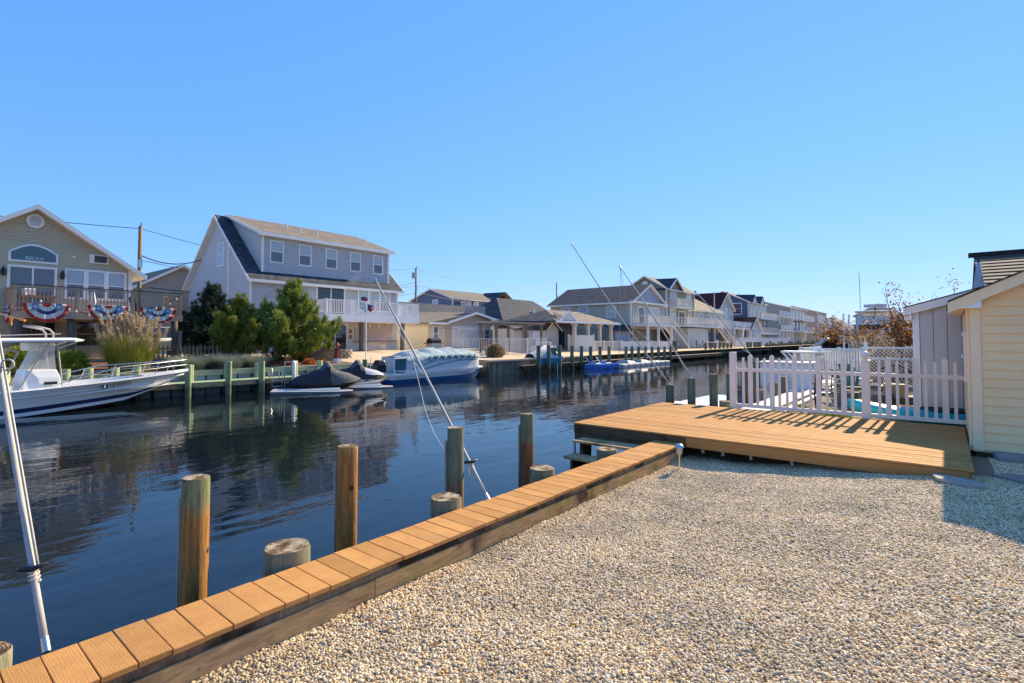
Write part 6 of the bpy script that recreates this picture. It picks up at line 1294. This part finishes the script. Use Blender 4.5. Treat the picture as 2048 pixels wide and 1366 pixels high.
# chairs
def adirondack(label, loc, rz, m):
    t = thing('adirondack_chair', label, 'chair', loc, rz)
    for k in range(7): a = (k-3)*.085; MB().beam((-.15, a*.8, .3), (-.52, a*1.35, 1.02-.06*abs(k-3)**1.3), .075, .02, up=(1, 0, .5)).build('back_slat', m, t)
    for k in range(6): MB().box(-.12+k*.1, -.03+k*.1, -.27, .27, .30+k*.016, .322+k*.016).build('seat_slat', m, t)
    for s_ in (-1, 1):
        MB().box(-.4, .48, s_*.36-.07, s_*.36+.07, .56, .585).build('arm', m, t); MB().box(.38, .46, s_*.33-.015, s_*.33+.015, 0, .558).build('front_leg', m, t); MB().beam((.42, s_*.3, .33), (-.55, s_*.3, .04), .025, .1).build('back_leg', m, t)
adirondack('green slatted adirondack chair beyond the fence', (17.0, 2.05, .04), R(200), M('chair_green', (.12, .24, .13), .5, var=.12))
def mesh_chair(label, loc, rz):
    t = thing('lattice_chair', label, 'chair', loc, rz); g = MB()
    for k in range(6): y_ = -.26+k*.104; g.beam((-.22, y_, .42), (-.42, y_, 1.0), .016, .03)
    for k in range(6): q = k/5; g.beam((-.22-.2*q, -.28, .42+.58*q), (-.22-.2*q, .28, .42+.58*q), .03, .014)
    g.build('back_lattice', BLACK, t); MB().box(-.22, .28, -.28, .28, .38, .41).build('seat', BLACK, t)
    for s_ in (-1, 1):
        MB().tube([(-.45, s_*.29, 1.02), (-.22, s_*.29, .4), (-.38, s_*.29, 0)], .02, 8).build('back_leg', BLACK, t); MB().tube([(.28, s_*.29, 0), (.26, s_*.29, .62), (-.28, s_*.29, .64)], .02, 8).build('front_leg', BLACK, t)
mesh_chair('black lattice-back patio chair facing away from the fence', (14.7, 2.25, .0), R(20))
t = thing('wire_chair', 'black wire chair with a round back before the lattice screen', 'chair', (17.5, 1.15, .02), R(170)); w_ = MB()
for k in range(9): a = -1.2+k*.3; w_.tube([(-.1, .32*math.sin(a*.5)*1.0, .42), (-.32, .42*math.sin(a), .62+.35*math.cos(a))], .009, 5)
w_.tube([(-.32, .42*math.sin(a), .62+.35*math.cos(a)) for a in np.linspace(-1.5, 1.5, 14)], .014, 6); w_.build('wire_back', BLACK, t); MB().lathe([(.28, .40), (.29, .42), (.26, .43)], n=16).build('seat', BLACK, t)
for a in (-.2, .2):
    for b in (-.2, .2): MB().tube([(a*.7, b*.7, .41), (a*1.3, b*1.3, 0)], .012, 6).build('leg', BLACK, t)
CONC = M('grey_pot', (.20, .19, .18), .85, var=.25)
for k, p in enumerate((at_z(1690, 822, .03), at_z(1757, 826, .03))):
    t = thing('planter_pot', ('tapered grey planter pot beside the lattice chair', 'tapered grey planter pot nearer the stacked stones')[k], 'pot', tuple(p), 0, 'grey planter pots'); MB().lathe([(.17, 0), (.25, .38), (.27, .385), (.27, .45), (.22, .45), (.2, .36)], n=18).build('pot', CONC, t, auto=40); MB().lathe([(.205, .36), (.02, .40)], n=12).build('soil', M('soil', (.08, .05, .03)), t)
t = thing('stone_block_wall', 'low wall of rough grey-tan blocks beside the grey shed', 'wall', tuple(at_z(1795, 826, .02)))
for r_ in range(3):
    for k in range(4): MB().box(-.14, .14, -.125, .125, 0, .115).build('block', STN, t, loc=(.05*r_, -.55+k*.26+(.13 if r_ % 2 else 0), r_*.12), rot=(0, 0, random.uniform(-.05, .05)), bevel=.012)
MB().box(-.2, .22, -.72, .45, .362, .40).build('cap_slab', M('tan_slab', (.50, .40, .27), .9, var=.15), t)
tag(MB().box(-.16, .16, -.2, .2, 0, .26).build('tan_crate', M('tan_crate', (.50, .36, .17), .8, var=.15), loc=at_z(1795, 826, .02)+Vector((.02, .05, .402)), bevel=.015), 'tan box sitting on the stone block wall', 'box')
t = thing('terracotta_pot', 'small terracotta pot beside the turquoise kayak', 'pot', tuple(at_z(1814, 836, .03))); MB().lathe([(.09, 0), (.13, .2), (.145, .2), (.145, .26), (.11, .26), (.1, .2)], n=16).build('pot', M('terracotta', (.42, .15, .07), .85, var=.15), t, auto=40)
for k, (px_, py_, s_) in enumerate(((1660, 836, 1.0), (1600, 818, .7), (1683, 838, .8))): grass_clump('weed_tuft', ('bright green weed tuft under the lattice chair', 'small weed tuft beside the walkway edge', 'weed tuft between the pickets and the planter pot')[k], tuple(at_z(px_, py_, .03)), 260, .22*s_, .26*s_, .012, .2, leafy('weed_green', (.16, .22, .02), (.30, .36, .05), (.45, .45, .10), 3, .3), group='weed tufts beyond the fence', cat='weed')
# lattice screen
t = thing('lattice_screen', 'white diagonal lattice screen beside the brown-leaved tree', 'lattice', (20.3, 0, .1)); la = MB()
ya, yb, zb_, zt_ = .3, 1.92, .15, 1.32
for s_ in (1, -1):
    for k in range(-14, 26):
        y0 = ya+k*.11; pts = []
        p = (y0, zb_) if s_ > 0 else (y0, zt_); q = (y0+(zt_-zb_), zt_) if s_ > 0 else (y0+(zt_-zb_), zb_)
        u0, u1 = max(ya, p[0]), min(yb, q[0])
        if u1-u0 > .03:
            f0, f1 = (u0-p[0])/(q[0]-p[0]), (u1-p[0])/(q[0]-p[0]); la.beam((s_*.006, u0, p[1]+(q[1]-p[1])*f0), (s_*.006, u1, p[1]+(q[1]-p[1])*f1), .01, .038, up=(1, 0, 0))
la.v = [v for v in la.v]; la.build('laths', WHITE, t)['kind'] = 'stuff'
for z_ in (zb_, zt_, .98): MB().box(-.025, .025, ya, yb, z_-.035, z_+.035).build('rail', WHITE, t)
MB().box(-.05, .05, 1.925, 2.03, -.1, 1.5).build('post', WHITE, t); MB().box(-.05, .05, .2, .295, -.1, 1.5).build('post', WHITE, t)
# brown-leaved tree
BRL = leafy('rust_leaf', (.10, .045, .02), (.24, .10, .03), (.40, .22, .06), 2.5, .35)
def broad_tree(name, label, base, segs, leaf_pts, m, per=70, ln=.09, wd=.06, spread=.22):
    t = thing(name, label, 'tree', base, 0); br = MB()
    for pts, r in segs: br.tube(pts, [r*(1-.8*k/(len(pts)-1)) for k in range(len(pts))], 7)
    br.build('trunk', M('grey_bark', (.16, .12, .10), .9, var=.3), t, smooth=True); C_ = np.array(leaf_pts); v, f = slivers(C_, np.tile([0, 0, -.3], (len(C_), 1)), per, spread, ln, wd, 1.0); link('crown', npmesh('crown', v, f), m, t); return t
bt = Vector((25.0, 1.1, .1)); segs = []; lp_ = []; random.seed(21)
def limb(p, d, L, r, lv):
    pts = [p]; q = p.copy(); dd = d.copy()
    for k in range(4): dd = (dd+Vector((random.gauss(0, .16), random.gauss(0, .16), random.gauss(.06, .1)))).normalized(); q = q+dd*(L/4); pts.append(q.copy())
    segs.append((pts, r))
    if lv > 0:
        for k in range(3): limb(pts[random.choice((2, 3, 4))], (dd+Vector((random.gauss(0, .6), random.gauss(0, .6), random.gauss(.1, .35)))).normalized(), L*.62, r*.5, lv-1)
    if lv <= 1:
        for k in (2, 3, 4):
            z_ = pts[k].z; pr = .8 if z_ < 2.0 else (.35 if z_ < 2.4 else .10)
            if random.random() < pr: lp_.append(tuple(pts[k]))
for k in range(8): a = k*.785+.3; limb(Vector((0, 0, 1.0)), Vector((math.cos(a)*.8, math.sin(a)*.95, .42+.5*(k % 2))).normalized(), 1.25+.35*(k % 3), .055, 2)
for k in range(80): a = random.uniform(0, 6.28); r_ = random.uniform(.3, 2.0); lp_.append((r_*math.cos(a)*.7, r_*math.sin(a)*1.05, random.uniform(1.25, 2.15)))
segs.append(([Vector((0, 0, -.2)), Vector((.03, 0, .5)), Vector((0, 0, 1.05))], .09)); broad_tree('rust_leaved_tree', 'small tree with rust-brown leaves and bare upper twigs behind the grey shed', tuple(bt), segs, lp_, BRL, 30, .085, .06, .17)
for k, (px_, py_, X_, s_) in enumerate(((1742, 728, 23.0, 1.0), (1790, 705, 24.0, .8), (1810, 712, 22.5, .8))):
    p = at_X(px_, 745, X_); grass_clump('plume_grass', ('pale plumed grass at the end of the dock railing', 'pale plumed grass behind the lattice screen', 'pale plumed grass at the grey shed corner')[k], (p.x, p.y, .1), 500, .35*s_, 1.1*s_, .016, .6, STRW, 40, 1.55*s_, group='plumed grasses in the neighbour yard', pl_len=.32)
# neighbour's house roof and furled umbrella
NRO = M('old_brown_shingle', (.095, .07, .055), .9, var=.4, vs=3, st=(1, 6, 6), rnd=.3); t = thing('shingled_house', 'house with an old dark coursed shingle roof behind the yellow shed', 'house', (0, 0, 0)); MB().box(17.3, 25, -9, -.95, .1, 2.75).build('wall', YEL, t)
n_ = 13
for k in range(n_):
    x0, z0 = 16.9+k*.32, 2.66+k*.118; MB().loft([[(x0, -.72, z0-.02), (x0, -.72, z0+.035), (x0+.4, -.72, z0+.15), (x0+.4, -.72, z0+.09)], [(x0, -9.2, z0-.02), (x0, -9.2, z0+.035), (x0+.4, -9.2, z0+.15), (x0+.4, -9.2, z0+.09)]], True).build('shingle_course', NRO, t)
zr_ = 2.66+n_*.118; MB().prism([(16.95, -.8, 2.62), (21.15, -.8, zr_-.02), (25.3, -.8, 2.62)], (0, -8.3, 0)).build('roof_deck', TIMBD, t); MB().beam((21.1, -.6, zr_+.05), (21.1, -9.2, zr_+.05), .3, .12).build('ridge_cap', M('ridge_dark', (.03, .027, .025), .9), t); MB().prism([(21.12, -.74, zr_), (25.3, -.74, 2.62), (25.3, -.74, 2.7), (21.12, -.74, zr_+.08)], (0, -8.4, 0)).build('back_slope', NRO, t)
p = at_X(1957, 520, 16.4); t = thing('furled_umbrella', 'furled grey patio umbrella in front of the old shingle roof', 'umbrella', (p.x, p.y, .1)); h = p.z-.1; MB().tube([(0, 0, 0), (0, 0, h)], .022, 8).build('pole', BLACK, t)
MB().loft([[(r*(1+.3*math.sin(k*2.4))*math.cos(k*.63), r*(1+.3*math.sin(k*2.4))*math.sin(k*.63), z_) for k in range(10)] for r, z_ in ((.03, h-.05), (.07, h-.4), (.11, h-.8), (.13, h-1.2), (.10, h-1.5))], True).build('canopy', M('umbrella_grey', (.38, .40, .43), .8, var=.15), t, smooth=True)
# cruiser, gangway, far masts
t = thing('cabin_cruiser', 'cream cabin cruiser with radar arch moored beyond the lattice screen', 'boat', (0, 0, 0)); CRH = M('cruiser_cream', (.66, .55, .44), .35, var=.06); hb_ = []
for x_, w, zk, zs in ((44.5, .08, .2, 2.35), (46, .9, -.5, 2.25), (48.5, 1.6, -.9, 2.05), (56, 1.7, -.9, 1.7)): hb_.append([(x_, 4.2-w*.75 if x_ > 45 else 4.2-w, zk), (x_, 4.2-w*1.08, zs), (x_, 4.2+w*1.08, zs), (x_, 4.2+w*.75, zk)])
MB().loft(hb_, True).build('hull', CRH, t, auto=40); MB().loft([[(47.5, 3.1, 2.0), (47.5, 5.3, 2.0), (55, 5.5, 1.8), (55, 2.9, 1.8)], [(49, 3.3, 2.9), (49, 5.1, 2.9), (54, 5.2, 2.9), (54, 3.2, 2.9)]], True).build('cabin', WHITE, t); MB().loft([[(48.1, 3.25, 2.38), (48.1, 5.15, 2.38), (54.5, 5.42, 2.2), (54.5, 2.98, 2.2)], [(48.8, 3.24, 2.8), (48.8, 5.16, 2.8), (54.1, 5.28, 2.8), (54.1, 3.12, 2.8)]], True).build('cabin_windows', GLASSD, t)
MB().box(48.6, 54.6, 3.0, 5.4, 3.72, 3.86).build('hard_top', M('hardtop_tan', (.62, .52, .40), .5), t, bevel=.04)
for x_ in (49.2, 54): 
    for y_ in (3.2, 5.2): MB().tube([(x_, y_, 2.9), (x_, y_, 3.72)], .03, 6).build('top_frame', WHITE, t)
MB().box(50.6, 51.0, 3.5, 5.0, 4.2, 4.45).build('radar_bar', M('radar_grey', (.45, .44, .44), .5), t); MB().tube([(50.8, 4.25, 3.86), (50.8, 4.25, 4.2)], .06, 8).build('radar_mount', BLACK, t); MB().tube([(49.5, 5.1, 3.86), (49.5, 5.15, 6.9)], .03, 6).build('antenna', WHITE, t)
t = thing('gangway_ramp', 'white gangway ramp tilted up beside the canal end bulkhead', 'ramp', (0, 0, 0)); p, q = at_X(1628, 694, 52.0), at_X(1656, 676, 52.0); MB().beam(p, q, 1.4, .16, up=(0, 0, 1)).build('ramp_deck', WHITE, t); MB().beam(p+Vector((.6, 0, .3)), q+Vector((.6, 0, .3)), .06, .06).build('ramp_rail', METAL, t)
for k, (px_, X_) in enumerate(((1687, 58), (1698, 56))): a, b = at_X(px_, 627+k*2, X_), at_X(px_, 660, X_); tag(MB().tube([(b.x, b.y, -1.8), tuple(b), tuple(a)], .09, 8).build('dock_pole', WHITE), ('white dock pole standing just off the cruiser bow', 'white dock pole beside the cruiser cabin')[k], 'pole', 'white dock poles')
p = at_X(1668, 688, 48); fnr = tag(MB().box(47, 62, 5.9, 6.1, -1.8, .3).build('near_bulkhead_extension', TIMBD), 'dark timber bulkhead under the cruiser bow', 'bulkhead')
shrub('red_shrub', 'round red-brown shrub at the end of the canal', tuple(at_X(1661, 684, 95)-Vector((0, 0, .6))), .95, 2.0, leafy('red_brown_leaf', (.07, .03, .025), (.13, .06, .045), (.2, .1, .06), .6, .2), 90, 40, .3, .2)
random.seed(77)
for k in range(14):
    x_ = 215+random.uniform(0, 90); y_ = random.uniform(20, 60); shrub('distant_tree', 'grey-green distant tree past the last house of the canal', (x_, y_, .3), random.uniform(3, 5), random.uniform(4.5, 7.5), leafy('distant_leaf', (.06, .06, .035), (.10, .095, .05), (.15, .13, .07), .3, .2), 60, 26, .6, .45, 'distant trees past the last houses', 'tree')
